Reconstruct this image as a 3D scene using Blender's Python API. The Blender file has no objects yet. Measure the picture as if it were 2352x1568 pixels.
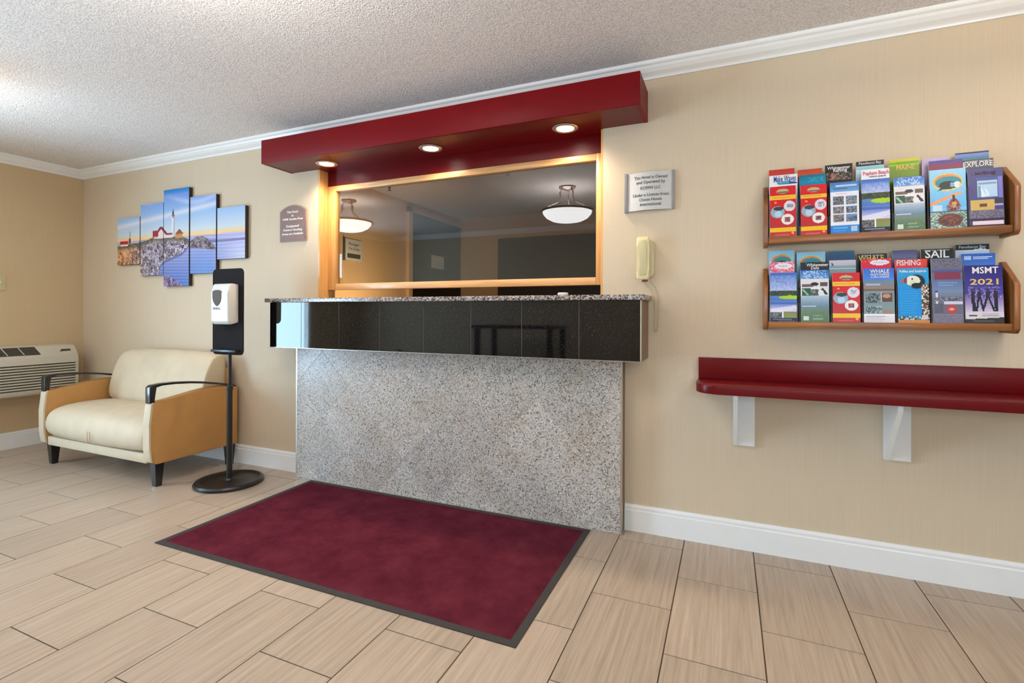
import bpy, bmesh, math, random
import numpy as np
from mathutils import Vector, Matrix

random.seed(7)
rng = np.random.default_rng(11)
SC = bpy.context.scene
COL = SC.collection
PI = math.pi

# ------------------------------------------------------------------ camera
cd = bpy.data.cameras.new('camera')
cam = bpy.data.objects.new('camera', cd)
COL.objects.link(cam)
cd.sensor_fit = 'HORIZONTAL'
cd.sensor_width = 36.0
cd.lens = 1149.107 / 2352 * 36.0
cd.shift_y = -(784 - 718.757) / 2352
cd.clip_start = 0.05
_yaw, _roll = 0.40707, 0.003636
_f = Vector((-math.sin(_yaw), math.cos(_yaw), 0))
_r = Vector((math.cos(_yaw), math.sin(_yaw), 0))
_u = Vector((0, 0, 1))
_r2 = _r * math.cos(_roll) + _u * math.sin(_roll)
_u2 = _u * math.cos(_roll) - _r * math.sin(_roll)
M4 = Matrix.Identity(4)
for i in range(3):
    M4[i][0] = _r2[i]; M4[i][1] = _u2[i]; M4[i][2] = -_f[i]
M4[0][3], M4[1][3], M4[2][3] = 0.45254, -2.61947, 1.11566
cam.matrix_world = M4
SC.camera = cam

# ------------------------------------------------------------------ world, exposure, large lights
SC.view_settings.view_transform = 'Standard'
SC.view_settings.look = 'None'
SC.view_settings.gamma = 1.0
SC.view_settings.use_curve_mapping = False
SC.view_settings.exposure = 0.0
w = bpy.data.worlds.new('sky'); SC.world = w
w.use_nodes = True
wn = w.node_tree
bg = wn.nodes['Background']
bg.inputs['Color'].default_value = (0.55, 0.72, 1.0, 1)
bg.inputs['Strength'].default_value = 0.15


def area(name, loc, rot, sx, sy, power, color, spread=PI):
    l = bpy.data.lights.new(name, 'AREA')
    l.shape = 'RECTANGLE'; l.size = sx; l.size_y = sy
    l.energy = power; l.color = color; l.spread = spread
    o = bpy.data.objects.new(name, l); COL.objects.link(o)
    o.location = loc; o.rotation_euler = rot
    return o


DAY = (0.50, 0.73, 1.0)
# daylight through the glazed storefront of the left wall and the window behind the camera
area('daylight_left', (-5.12, -2.6, 1.1), (0, -PI / 2, 0), 1.9, 1.3, 265, DAY)
area('daylight_ground', (-5.9, -2.5, 0.02), (0, math.radians(-140), 0), 1.4, 2.2, 100, (0.96, 0.98, 1.0))
area('daylight_front', (1.5, -4.22, 1.45), (PI / 2, 0, 0), 2.5, 1.1, 72, (0.62, 0.81, 1.0))
# the ceiling lamps of the lobby throw their light up on the ceiling and down on the floor
WARM = (1.0, 0.93, 0.84)
LAMPS = [(-1.02, -1.98), (-3.46, -1.62), (1.65, -1.15)]  # the third lamp is unseen, added to light the right-hand wall


# ------------------------------------------------------------------ helpers
def s2l(c):
    return tuple(((x / 12.92) if x <= 0.04045 else ((x + 0.055) / 1.055) ** 2.4) for x in c)


def rgb(r, g, b):
    return s2l((r / 255, g / 255, b / 255))


class NT:
    def __init__(self, name):
        self.m = bpy.data.materials.new(name); self.m.use_nodes = True
        self.t = self.m.node_tree; self.n = self.t.nodes
        self.b = self.n['Principled BSDF']
        self.out = self.n['Material Output']

    def add(self, typ, **kw):
        n = self.n.new(typ)
        for k, v in kw.items():
            if k in n.inputs.keys():
                n.inputs[k].default_value = v
            else:
                setattr(n, k, v)
        return n

    def link(self, a, b):
        self.t.links.new(a, b)

    def pos(self, scale=(1, 1, 1)):
        g = self.add('ShaderNodeNewGeometry')
        mp = self.add('ShaderNodeMapping'); mp.inputs['Scale'].default_value = scale
        self.link(g.outputs['Position'], mp.inputs['Vector'])
        return mp.outputs['Vector']

    def ramp(self, fac, stops, const=False):
        r = self.add('ShaderNodeValToRGB')
        if const: r.color_ramp.interpolation = 'CONSTANT'
        e = r.color_ramp.elements
        while len(e) < len(stops): e.new(0.5)
        for el, (p, c) in zip(e, stops):
            el.position = p; el.color = (*c, 1)
        self.link(fac, r.inputs['Fac'])
        return r.outputs['Color']

    def bump(self, h, strength, dist):
        b = self.add('ShaderNodeBump'); b.inputs['Strength'].default_value = strength
        b.inputs['Distance'].default_value = dist
        self.link(h, b.inputs['Height']); self.link(b.outputs['Normal'], self.b.inputs['Normal'])


def plain(name, col, rough=0.5, metal=0.0, spec=0.5, var=0.04, scale=30, bump=0.0, bscale=200, coat=0.0):
    """a material with a little noise in its colour"""
    t = NT(name)
    nz = t.add('ShaderNodeTexNoise', Scale=scale, Detail=3.0)
    t.link(t.pos(), nz.inputs['Vector'])
    lo = tuple(max(0, c * (1 - var)) for c in col); hi = tuple(min(1, c * (1 + var)) for c in col)
    t.link(t.ramp(nz.outputs['Fac'], [(0.3, lo), (0.7, hi)]), t.b.inputs['Base Color'])
    t.b.inputs['Roughness'].default_value = rough; t.b.inputs['Metallic'].default_value = metal
    t.b.inputs['Specular IOR Level'].default_value = spec
    t.b.inputs['Coat Weight'].default_value = coat
    t.b.inputs['Coat Roughness'].default_value = 0.08
    if bump:
        n2 = t.add('ShaderNodeTexNoise', Scale=bscale, Detail=2.0)
        t.link(t.pos(), n2.inputs['Vector'])
        t.bump(n2.outputs['Fac'], bump, 0.002)
    return t.m


def emit(name, col, strength):
    t = NT(name)
    t.b.inputs['Base Color'].default_value = (*col, 1)
    t.b.inputs['Emission Color'].default_value = (*col, 1)
    t.b.inputs['Emission Strength'].default_value = strength
    return t.m


def wall_mat(name, col, bs=0.35):
    t = NT(name)
    nz = t.add('ShaderNodeTexNoise', Scale=1.0, Detail=3.0)
    t.link(t.pos((160, 160, 3)), nz.inputs['Vector'])
    lo = tuple(c * 0.975 for c in col); hi = tuple(min(1, c * 1.022) for c in col)
    t.link(t.ramp(nz.outputs['Fac'], [(0.3, lo), (0.7, hi)]), t.b.inputs['Base Color'])
    t.b.inputs['Roughness'].default_value = 0.62
    t.b.inputs['Specular IOR Level'].default_value = 0.3
    n2 = t.add('ShaderNodeTexNoise', Scale=110.0, Detail=2.0)
    t.link(t.pos(), n2.inputs['Vector'])
    t.bump(n2.outputs['Fac'], bs, 0.003)
    return t.m


def ceiling_mat():
    t = NT('popcorn_ceiling')
    p = t.pos()
    nz = t.add('ShaderNodeTexNoise', Scale=135.0, Detail=2.5, Roughness=0.6)
    t.link(p, nz.inputs['Vector'])
    t.link(t.ramp(nz.outputs['Fac'], [(0.36, rgb(218, 211, 207)), (0.52, rgb(240, 234, 231)), (0.68, rgb(246, 242, 239))]), t.b.inputs['Base Color'])
    t.b.inputs['Roughness'].default_value = 0.9
    t.b.inputs['Specular IOR Level'].default_value = 0.1
    t.bump(nz.outputs['Fac'], 0.75, 0.009)
    return t.m


def granite_mat(name, stops, scale, rough, patch=0.35, tint=(0.75, 0.62, 0.45)):
    t = NT(name)
    p = t.pos()
    v = t.add('ShaderNodeTexVoronoi', Scale=scale); t.link(p, v.inputs['Vector'])
    sp = t.add('ShaderNodeSeparateColor'); t.link(v.outputs['Color'], sp.inputs['Color'])
    c = t.ramp(sp.outputs['Red'], stops, True)
    n = t.add('ShaderNodeTexNoise', Scale=7.0, Detail=4.0); t.link(p, n.inputs['Vector'])
    mx = t.add('ShaderNodeMix', data_type='RGBA', blend_type='MULTIPLY')
    f = t.ramp(n.outputs['Fac'], [(0.45, (0, 0, 0)), (0.72, (patch, patch, patch))])
    t.link(f, mx.inputs['Factor']); t.link(c, mx.inputs['A']); mx.inputs['B'].default_value = (*tint, 1)
    oi = t.add('ShaderNodeObjectInfo')
    hv = t.add('ShaderNodeHueSaturation')
    ma = t.add('ShaderNodeMapRange'); ma.inputs['To Min'].default_value = 0.9; ma.inputs['To Max'].default_value = 1.1
    t.link(oi.outputs['Random'], ma.inputs['Value']); t.link(ma.outputs['Result'], hv.inputs['Value'])
    t.link(mx.outputs['Result'], hv.inputs['Color'])
    t.link(hv.outputs['Color'], t.b.inputs['Base Color'])
    t.b.inputs['Roughness'].default_value = rough
    return t.m


def tile_mat():
    t = NT('streaked_porcelain')
    p = t.pos((70, 2.4, 1))
    oi = t.add('ShaderNodeObjectInfo')
    ad = t.add('ShaderNodeVectorMath', operation='ADD'); t.link(p, ad.inputs[0])
    cx = t.add('ShaderNodeCombineXYZ')
    mu = t.add('ShaderNodeMath', operation='MULTIPLY'); mu.inputs[1].default_value = 37.0
    t.link(oi.outputs['Random'], mu.inputs[0]); t.link(mu.outputs[0], cx.inputs['X']); t.link(mu.outputs[0], cx.inputs['Y'])
    t.link(cx.outputs[0], ad.inputs[1])
    n = t.add('ShaderNodeTexNoise', Scale=1.0, Detail=5.0, Roughness=0.65, Distortion=0.4)
    t.link(ad.outputs[0], n.inputs['Vector'])
    c = t.ramp(n.outputs['Fac'], [(0.25, rgb(157, 138, 119)), (0.5, rgb(178, 158, 138)), (0.66, rgb(190, 171, 151)), (0.78, rgb(208, 191, 172))])
    hv = t.add('ShaderNodeHueSaturation')
    ma = t.add('ShaderNodeMapRange'); ma.inputs['To Min'].default_value = 0.93; ma.inputs['To Max'].default_value = 1.07
    t.link(oi.outputs['Random'], ma.inputs['Value']); t.link(ma.outputs['Result'], hv.inputs['Value'])
    t.link(c, hv.inputs['Color']); t.link(hv.outputs['Color'], t.b.inputs['Base Color'])
    t.b.inputs['Roughness'].default_value = 0.33
    t.b.inputs['Specular IOR Level'].default_value = 0.5
    t.bump(n.outputs['Fac'], 0.12, 0.002)
    return t.m


def wood_mat(name, a, b, axis=2, rough=0.4, coat=0.2):
    t = NT(name)
    s = [38, 38, 38]; s[axis] = 2.2
    n = t.add('ShaderNodeTexNoise', Scale=1.0, Detail=5.0, Distortion=0.8)
    t.link(t.pos(s), n.inputs['Vector'])
    t.link(t.ramp(n.outputs['Fac'], [(0.3, a), (0.7, b)]), t.b.inputs['Base Color'])
    t.b.inputs['Roughness'].default_value = rough
    t.b.inputs['Coat Weight'].default_value = coat
    return t.m


def carpet_mat():
    t = NT('maroon_pile')
    p = t.pos()
    n1 = t.add('ShaderNodeTexNoise', Scale=6.0, Detail=6.0, Roughness=0.7); t.link(p, n1.inputs['Vector'])
    n2 = t.add('ShaderNodeTexNoise', Scale=420.0, Detail=1.0); t.link(p, n2.inputs['Vector'])
    c = t.ramp(n1.outputs['Fac'], [(0.3, rgb(80, 30, 42)), (0.55, rgb(99, 40, 52)), (0.75, rgb(112, 49, 58))])
    mx = t.add('ShaderNodeMix', data_type='RGBA', blend_type='MULTIPLY')
    mx.inputs['Factor'].default_value = 0.6
    t.link(c, mx.inputs['A'])
    t.link(t.ramp(n2.outputs['Fac'], [(0.3, (0.55, 0.55, 0.55)), (0.7, (1, 1, 1))]), mx.inputs['B'])
    t.link(mx.outputs['Result'], t.b.inputs['Base Color'])
    t.b.inputs['Roughness'].default_value = 0.95
    t.b.inputs['Specular IOR Level'].default_value = 0.0
    t.b.inputs['Sheen Weight'].default_value = 0.0
    t.bump(n2.outputs['Fac'], 0.6, 0.004)
    return t.m


def glass_mat():
    t = NT('window_glass')
    tr = t.add('ShaderNodeBsdfTransparent'); tr.inputs['Color'].default_value = (0.86, 0.88, 0.87, 1)
    gl = t.add('ShaderNodeBsdfGlossy'); gl.inputs['Roughness'].default_value = 0.005
    fr = t.add('ShaderNodeFresnel', IOR=1.85)
    gm = t.add('ShaderNodeNewGeometry')
    fs = t.add('ShaderNodeMath', operation='SUBTRACT'); fs.inputs[0].default_value = 1.0
    t.link(gm.outputs['Backfacing'], fs.inputs[1])
    mu = t.add('ShaderNodeMath', operation='MULTIPLY')          # the pane mirrors on its outer faces only
    t.link(fr.outputs[0], mu.inputs[0]); t.link(fs.outputs[0], mu.inputs[1])
    mx = t.add('ShaderNodeMixShader')
    t.link(mu.outputs[0], mx.inputs[0]); t.link(tr.outputs[0], mx.inputs[1]); t.link(gl.outputs[0], mx.inputs[2])
    t.link(mx.outputs[0], t.out.inputs['Surface'])
    return t.m


def print_mat(name, rough=0.35):
    t = NT(name)
    a = t.add('ShaderNodeAttribute', attribute_name='print')
    t.link(a.outputs['Color'], t.b.inputs['Base Color'])
    t.b.inputs['Roughness'].default_value = rough
    t.b.inputs['Specular IOR Level'].default_value = 0.35
    return t.m


WALLC = rgb(214, 195, 168)
M = dict(
    wall=wall_mat('beige_wallcovering', WALLC),
    wall_left=wall_mat('shaded_wallcovering', rgb(210, 184, 146)),  # beige pulled darker and tanner to carry this wall's warm shade
    office=wall_mat('office_paint', rgb(214, 176, 128)),
    ceiling=ceiling_mat(),
    white_paint=plain('white_trim_paint', rgb(243, 242, 240), 0.35, var=0.008),
    tile=tile_mat(),
    grout=plain('brown_grout', rgb(84, 64, 48), 0.9),
    red=plain('burgundy_paint', rgb(120, 11, 19), 0.42, spec=0.15, var=0.06, scale=4),
    red_dark=plain('burgundy_gloss', rgb(98, 6, 12), 0.3, spec=0.25, var=0.06, scale=4),
    granite=granite_mat('speckled_granite', [(0.0, rgb(92, 86, 82)), (0.09, rgb(146, 141, 137)), (0.3, rgb(184, 178, 171)), (0.55, rgb(200, 194, 187)), (0.8, rgb(198, 181, 166)), (0.93, rgb(220, 215, 210))], 210, 0.28),
    slab=granite_mat('pink_grey_granite', [(0.0, rgb(50, 46, 46)), (0.2, rgb(120, 108, 104)), (0.45, rgb(160, 148, 142)), (0.7, rgb(184, 168, 160)), (0.9, rgb(212, 204, 198))], 160, 0.2),
    brown_side=plain('brown_painted_side', rgb(120, 96, 70), 0.45),
    metal=plain('brushed_aluminium', rgb(205, 200, 192), 0.3, metal=0.85),
    pine=wood_mat('varnished_pine', rgb(206, 146, 80), rgb(232, 178, 112), 2),
    pine_x=wood_mat('varnished_pine_rail', rgb(206, 150, 92), rgb(234, 184, 126), 0),
    oak=wood_mat('brown_oak', rgb(112, 66, 28), rgb(158, 98, 46), 2),
    oak_x=wood_mat('brown_oak_rail', rgb(112, 66, 26), rgb(160, 98, 42), 0),
    carpet=carpet_mat(),
    rubber=plain('black_rubber', rgb(48, 44, 42), 0.7, var=0.1),
    glass=glass_mat(),
    leather=plain('cream_leather', rgb(208, 190, 162), 0.6, spec=0.25, var=0.05, scale=9, bump=0.15, bscale=260),
    leather_tan_shade=plain('shaded_tan_leather', rgb(186, 138, 82), 0.6, spec=0.2, var=0.05, scale=9, bump=0.12, bscale=260),  # cream darkened to tan: shade of the chair's sides put into the colour
    dark_wood=plain('espresso_wood', rgb(30, 25, 26), 0.3, var=0.15, scale=40, coat=0.2),
    black_metal=plain('black_powder_coat', rgb(28, 26, 26), 0.32, var=0.1),
    black_plate=plain('charcoal_board', rgb(38, 36, 37), 0.8, spec=0.05, var=0.05),
    plastic=plain('white_plastic', rgb(226, 222, 214), 0.35, var=0.02),
    plastic_warm=plain('off_white_plastic', rgb(208, 200, 182), 0.4, var=0.02),
    ivory=plain('ivory_plastic', rgb(232, 216, 168), 0.3, var=0.02),
    ivory_dull=plain('aged_ivory_plastic', rgb(206, 194, 148), 0.35, var=0.02),
    smoke=plain('smoked_plastic', rgb(92, 82, 76), 0.6, spec=0.15, var=0.12, scale=60),
    grille_dark=plain('dark_grille', rgb(70, 64, 52), 0.6),
    paper=plain('brochure_paper', rgb(225, 222, 218), 0.6),
    printed=print_mat('printed_gloss'),
    canvas=print_mat('printed_canvas', 0.55),
    canvas_edge=plain('dark_canvas_edge', rgb(52, 44, 38), 0.8),
    divider=plain('dark_divider', rgb(26, 18, 14), 0.5),
    sign_grey=plain('pale_grey_sign', rgb(206, 202, 198), 0.45, var=0.02),
    sign_edge=plain('grey_sign_edge', rgb(146, 140, 138), 0.45),
    sign_brown=plain('brown_sign', rgb(128, 98, 88), 0.5, var=0.03),
    sign_rim=plain('taupe_sign_rim', rgb(150, 122, 110), 0.5),
    ink=plain('black_ink', rgb(44, 40, 40), 0.6),
    ink_white=plain('white_ink', rgb(236, 228, 224), 0.6),
    ink_red=plain('red_ink', rgb(196, 40, 72), 0.6),
    ink_gold=plain('gold_ink', rgb(226, 190, 96), 0.5),
    ink_blue=plain('blue_ink', rgb(40, 50, 140), 0.5),
    lamp_on=emit('lit_downlight', (1.0, 0.93, 0.82), 9.0),
    bowl=emit('lit_frosted_glass', (0.95, 0.97, 0.98), 11.0),
    bronze=plain('dark_bronze', rgb(70, 56, 50), 0.35, metal=0.6),
    doorway_dark=plain('unlit_doorway_dark', rgb(34, 28, 26), 0.5),  # near-black colour standing in for the unlit rooms beyond
    leaf=plain('plant_leaf', rgb(44, 78, 36), 0.45, var=0.25, scale=12),
    pot=plain('clay_pot', rgb(120, 74, 52), 0.7),
    asphalt=plain('car_park_ground', rgb(150, 152, 150), 0.9),
)
M['black'] = granite_mat('polished_black_granite', [(0.0, rgb(13, 12, 12)), (0.8, rgb(21, 20, 20)), (0.965, rgb(46, 43, 42))], 330, 0.035, patch=0.0)


# ------------------------------------------------------------------ object builders
def tag(o, label=None, cat=None, group=None, kind=None):
    if label: o['label'] = label
    if cat: o['category'] = cat
    if group: o['group'] = group
    if kind: o['kind'] = kind
    return o


def thing(name, label, cat, loc=(0, 0, 0), group=None):
    o = bpy.data.objects.new(name, None); COL.objects.link(o)
    o.location = loc; o.empty_display_size = 0.05
    o['_loc'] = tuple(loc)
    tag(o, label, cat, group)
    return o


def world_loc(o):
    v = Vector((0, 0, 0))
    while o is not None:
        v += Vector(o.location); o = o.parent
    return v


def link(name, me, mats, parent=None, smooth=False):
    if not isinstance(mats, (list, tuple)): mats = [mats]
    for m in mats: me.materials.append(m)
    if smooth:
        me.polygons.foreach_set('use_smooth', [True] * len(me.polygons))
    o = bpy.data.objects.new(name, me); COL.objects.link(o)
    if parent is not None:
        o.parent = parent                      # geometry is given in world coordinates
        o.location = -world_loc(parent)
    return o


class B:
    """collects shapes in one bmesh, in world coordinates"""
    def __init__(self): self.bm = bmesh.new()

    def box(self, x0, x1, y0, y1, z0, z1, bev=0.0, seg=2, mi=0):
        b = bmesh.new()
        v = [b.verts.new((x, y, z)) for x in (x0, x1) for y in (y0, y1) for z in (z0, z1)]
        for f in ((0, 1, 3, 2), (4, 6, 7, 5), (0, 4, 5, 1), (2, 3, 7, 6), (0, 2, 6, 4), (1, 5, 7, 3)):
            b.faces.new([v[i] for i in f])
        if bev: bmesh.ops.bevel(b, geom=list(b.edges), offset=bev, segments=seg, profile=0.5, affect='EDGES')
        return self._merge(b, mi)

    def _merge(self, b, mi=0):
        me = bpy.data.meshes.new('tmp')
        for f in b.faces: f.material_index = mi
        bmesh.ops.recalc_face_normals(b, faces=list(b.faces))
        b.to_mesh(me); b.free()
        self.bm.from_mesh(me); bpy.data.meshes.remove(me)
        return self

    def prism(self, pts, axis, a, b_, bev=0.0, seg=2, mi=0):
        """closed outline PTS (2-D) swept along AXIS from a to b_; the other two axes in order"""
        def P(p, t):
            c = [p[0], p[1]]; c.insert(axis, t); return c
        b = bmesh.new()
        A = [b.verts.new(P(p, a)) for p in pts]; Bv = [b.verts.new(P(p, b_)) for p in pts]
        n = len(pts)
        b.faces.new(A); b.faces.new(Bv[::-1])
        for i in range(n): b.faces.new([A[i], Bv[i], Bv[(i + 1) % n], A[(i + 1) % n]])
        if bev: bmesh.ops.bevel(b, geom=[e for e in b.edges], offset=bev, segments=seg, profile=0.5, affect='EDGES')
        return self._merge(b, mi)

    def lathe(self, prof, c, n=32, mi=0, axis=2):
        """(r, h) profile turned about an axis through c"""
        b = bmesh.new()
        rings = []
        for r, h in prof:
            ring = []
            for k in range(n):
                a = 2 * PI * k / n
                q = [r * math.cos(a), r * math.sin(a), h]
                if axis == 1: q = [q[0], q[2], q[1]]
                ring.append(b.verts.new((c[0] + q[0], c[1] + q[1], c[2] + q[2])))
            rings.append(ring)
        for i in range(len(rings) - 1):
            for k in range(n):
                b.faces.new([rings[i][k], rings[i][(k + 1) % n], rings[i + 1][(k + 1) % n], rings[i + 1][k]])
        b.faces.new(rings[0][::-1]); b.faces.new(rings[-1])
        return self._merge(b, mi)

    def tube(self, pts, r, n=10, mi=0):
        b = bmesh.new()
        pts = [Vector(p) for p in pts]
        rad = r if isinstance(r, (list, tuple)) else [r] * len(pts)
        rings = []
        up = Vector((0, 0, 1))
        for i, p in enumerate(pts):
            t = (pts[min(i + 1, len(pts) - 1)] - pts[max(i - 1, 0)]).normalized()
            if abs(t.dot(up)) > 0.95: up2 = Vector((1, 0, 0))
            else: up2 = up
            s = t.cross(up2).normalized(); q = s.cross(t).normalized()
            rings.append([b.verts.new(p + s * rad[i] * math.cos(2 * PI * k / n) + q * rad[i] * math.sin(2 * PI * k / n)) for k in range(n)])
        for i in range(len(rings) - 1):
            for k in range(n):
                b.faces.new([rings[i][k], rings[i][(k + 1) % n], rings[i + 1][(k + 1) % n], rings[i + 1][k]])
        b.faces.new(rings[0][::-1]); b.faces.new(rings[-1])
        return self._merge(b, mi)

    def done(self, name, mats, parent=None, smooth=False):
        me = bpy.data.meshes.new(name)
        self.bm.to_mesh(me); self.bm.free()
        o = link(name, me, mats, parent)
        if smooth:
            me.polygons.foreach_set('use_smooth', [True] * len(me.polygons))
            try: me.set_sharp_from_angle(angle=math.radians(38))
            except Exception: pass
        return o


def bx(name, mat, dims, parent=None, bev=0.0, seg=2, smooth=False):
    return B().box(*dims, bev=bev, seg=seg).done(name, mat, parent, smooth or bev > 0)


def struct(o, label=None):
    o['kind'] = 'structure'
    if label: o['label'] = label
    return o


def text(s, size, mat, parent, loc, width=None, rot=(PI / 2, 0, 0), align='CENTER', name='lettering', extrude=0.0004, shear=0.0, bold=0.0):
    """lettering that faces -Y, as a mesh part; LOC in world coordinates"""
    cu = bpy.data.curves.new('text', 'FONT')
    cu.body = s; cu.size = size; cu.align_x = align; cu.align_y = 'CENTER'
    cu.extrude = extrude; cu.shear = shear; cu.offset = bold
    cu.resolution_u = 2
    o = bpy.data.objects.new('text', cu); COL.objects.link(o)
    bpy.context.view_layer.update()
    me = bpy.data.meshes.new_from_object(o.evaluated_get(bpy.context.evaluated_depsgraph_get()))
    bpy.data.objects.remove(o); bpy.data.curves.remove(cu)
    xs = [v.co.x for v in me.vertices]
    if width and xs:
        k = width / (max(xs) - min(xs))
        for v in me.vertices: v.co.x *= k
    from mathutils import Euler
    me.transform(Matrix.Translation(Vector(loc)) @ Euler(rot).to_matrix().to_4x4())
    me.materials.clear()
    return link(name, me, mat, parent)


# ------------------------------------------------------------------ painter for printed matter
class Paint:
    def __init__(self, w, h, c=(255, 255, 255)):
        self.a = np.zeros((h, w, 3)); self.a[:] = np.array(c) / 255.0
        self.w, self.h = w, h
        ys, xs = np.mgrid[0:h, 0:w]
        self.x = (xs + 0.5) / w; self.y = (ys + 0.5) / h          # y down, 0..1

    def put(self, mask, c, k=1.0):
        self.a[mask] = self.a[mask] * (1 - k) + np.array(c) / 255.0 * k; return self

    def rect(self, x0, y0, x1, y1, c, k=1.0):
        return self.put((self.x >= x0) & (self.x < x1) & (self.y >= y0) & (self.y < y1), c, k)

    def ell(self, cx, cy, rx, ry, c, k=1.0):
        return self.put(((self.x - cx) / rx) ** 2 + ((self.y - cy) / ry) ** 2 < 1, c, k)

    def grad(self, y0, y1, c0, c1, x0=0, x1=1):
        m = (self.y >= y0) & (self.y < y1) & (self.x >= x0) & (self.x < x1)
        t = ((self.y - y0) / (y1 - y0))[m][:, None]
        self.a[m] = (np.array(c0) * (1 - t) + np.array(c1) * t) / 255.0; return self

    def poly(self, pts, c, k=1.0):
        ins = np.zeros((self.h, self.w), bool); n = len(pts)
        for i in range(n):
            (x1, y1), (x2, y2) = pts[i], pts[(i + 1) % n]
            if y1 == y2: continue
            cr = ((y1 > self.y) != (y2 > self.y)) & (self.x < (x2 - x1) * (self.y - y1) / (y2 - y1) + x1)
            ins ^= cr
        return self.put(ins, c, k)

    def noise(self, x0, y0, x1, y1, cols, cell=1, k=1.0):
        m = (self.x >= x0) & (self.x < x1) & (self.y >= y0) & (self.y < y1)
        h, w = self.h // cell + 1, self.w // cell + 1
        idx = rng.integers(0, len(cols), (h, w)).repeat(cell, 0).repeat(cell, 1)[:self.h, :self.w]
        cc = np.array(cols)[idx] / 255.0
        self.a[m] = self.a[m] * (1 - k) + cc[m] * k; return self

    def lines(self, x0, y0, x1, y1, n, c, k=0.7, gap=0.5):
        for i in range(n):
            a = y0 + (y1 - y0) * i / n; self.rect(x0, a, x1 - rng.random() * 0.25 * (x1 - x0), a + (y1 - y0) / n * gap, c, k)
        return self

    def jitter(self, s=0.03):
        self.a = np.clip(self.a + rng.normal(0, s, self.a.shape), 0, 1); return self


def printed_sheet(name, paint, p00, ex, ez, parent, mat, thick=0.005, back_mat=None):
    """a thin printed slab: p00 lower-left front corner, ex/ez edge vectors (right, up)"""
    h, w = paint.h, paint.w
    p00, ex, ez = Vector(p00), Vector(ex), Vector(ez)
    nrm = ez.cross(ex).normalized()            # points to the back
    us = np.linspace(0, 1, w + 1); vs = np.linspace(0, 1, h + 1)
    P = (np.array(p00)[None, None] + us[None, :, None] * np.array(ex) + vs[:, None, None] * np.array(ez)).reshape(-1, 3)
    n0 = len(P)
    off = -0.0004
    back = [p00, p00 + ex, p00 + ex + ez, p00 + ez]
    box = [tuple(q - nrm * off * 0) for q in back] + [tuple(q + nrm * thick) for q in back]
    P = P + np.array(nrm) * off
    verts = P.tolist() + [list(b) for b in box]
    faces = []
    for j in range(h):
        r = j * (w + 1)
        for i in range(w):
            faces.append((r + i, r + i + 1, r + w + 2 + i, r + w + 1 + i))
    nf = len(faces)
    q = n0
    faces += [(q, q + 1, q + 2, q + 3), (q + 4, q + 7, q + 6, q + 5), (q, q + 4, q + 5, q + 1), (q + 1, q + 5, q + 6, q + 2), (q + 2, q + 6, q + 7, q + 3), (q + 3, q + 7, q + 4, q)]
    me = bpy.data.meshes.new(name); me.from_pydata(verts, [], faces); me.update()
    a = paint.a[::-1].reshape(-1, 3)
    lin = np.where(a <= 0.04045, a / 12.92, ((a + 0.055) / 1.055) ** 2.4)
    colr = np.ones((len(faces) * 4, 4), np.float32)
    colr[:nf * 4, :3] = np.repeat(lin, 4, axis=0)
    at = me.color_attributes.new('print', 'FLOAT_COLOR', 'CORNER')
    at.data.foreach_set('color', colr.ravel())
    me.polygons.foreach_set('material_index', [0] * nf + [1] * 6)
    return link(name, me, [mat, back_mat or M['paper']], parent)


# ================================================================== THE SETTING
XL, XR, YF, ZC = -4.9, 3.2, -4.1, 2.375
# floor: grout bed, tiles laid in a half bond (0.305 x 0.522 m), long side towards the counter wall
floor = struct(bx('floor', M['grout'], (XL, XR, YF, 0.0, -0.06, -0.0025)), 'beige streaked porcelain tile floor in running bond with dark grout')
TW, TL, X0 = 0.305, 0.5217, -0.044
G = 0.0022


def tile_mesh(w_, l_):
    b = bmesh.new()
    v = [b.verts.new((x, y, z)) for x in (-w_ / 2, w_ / 2) for y in (-l_ / 2, l_ / 2) for z in (-0.012, 0.0)]
    for f in ((0, 1, 3, 2), (4, 6, 7, 5), (0, 4, 5, 1), (2, 3, 7, 6), (0, 2, 6, 4), (1, 5, 7, 3)):
        b.faces.new([v[i] for i in f])
    bmesh.ops.recalc_face_normals(b, faces=list(b.faces))
    me = bpy.data.meshes.new('tile'); b.to_mesh(me); b.free()
    me.materials.append(M['tile'])
    return me


_cache = {}
rest = B()
for c in range(-16, 11):
    xa, xb = X0 + c * TW, X0 + (c + 1) * TW
    xa, xb = max(xa, XL), min(xb, XR)
    if xb - xa < 0.02: continue
    off = -0.13 if c % 2 == 0 else -0.391
    k = -1
    while True:
        yb = off - k * TL; ya = yb - TL
        k += 1
        if yb < YF: break
        yb2, ya2 = min(yb, -0.001), max(ya, YF)
        if yb2 - ya2 < 0.01: continue
        wv, lv = round(xb - xa - 2 * G, 4), round(yb2 - ya2 - 2 * G, 4)
        cx, cy = (xa + xb) / 2, (ya2 + yb2) / 2
        fwd = 0.396 * (0.4525 - cx) + 0.918 * (cy + 2.62)
        if cy > -2.25 and cx < 2.2 and fwd > 0.1:
            key = (wv, lv)
            if key not in _cache: _cache[key] = tile_mesh(wv, lv)
            o = bpy.data.objects.new('tile', _cache[key]); COL.objects.link(o)
            o.parent = floor; o.location = (cx, cy, 0)
        else:
            rest.box(xa + G, xb - G, ya2 + G, yb2 - G, -0.012, 0.0)
tag(rest.done('floor_tiles', M['tile'], floor), kind='stuff')

struct(bx('ceiling', M['ceiling'], (XL, XR, YF, 0.0, ZC, ZC + 0.08)), 'off-white popcorn textured ceiling')

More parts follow.
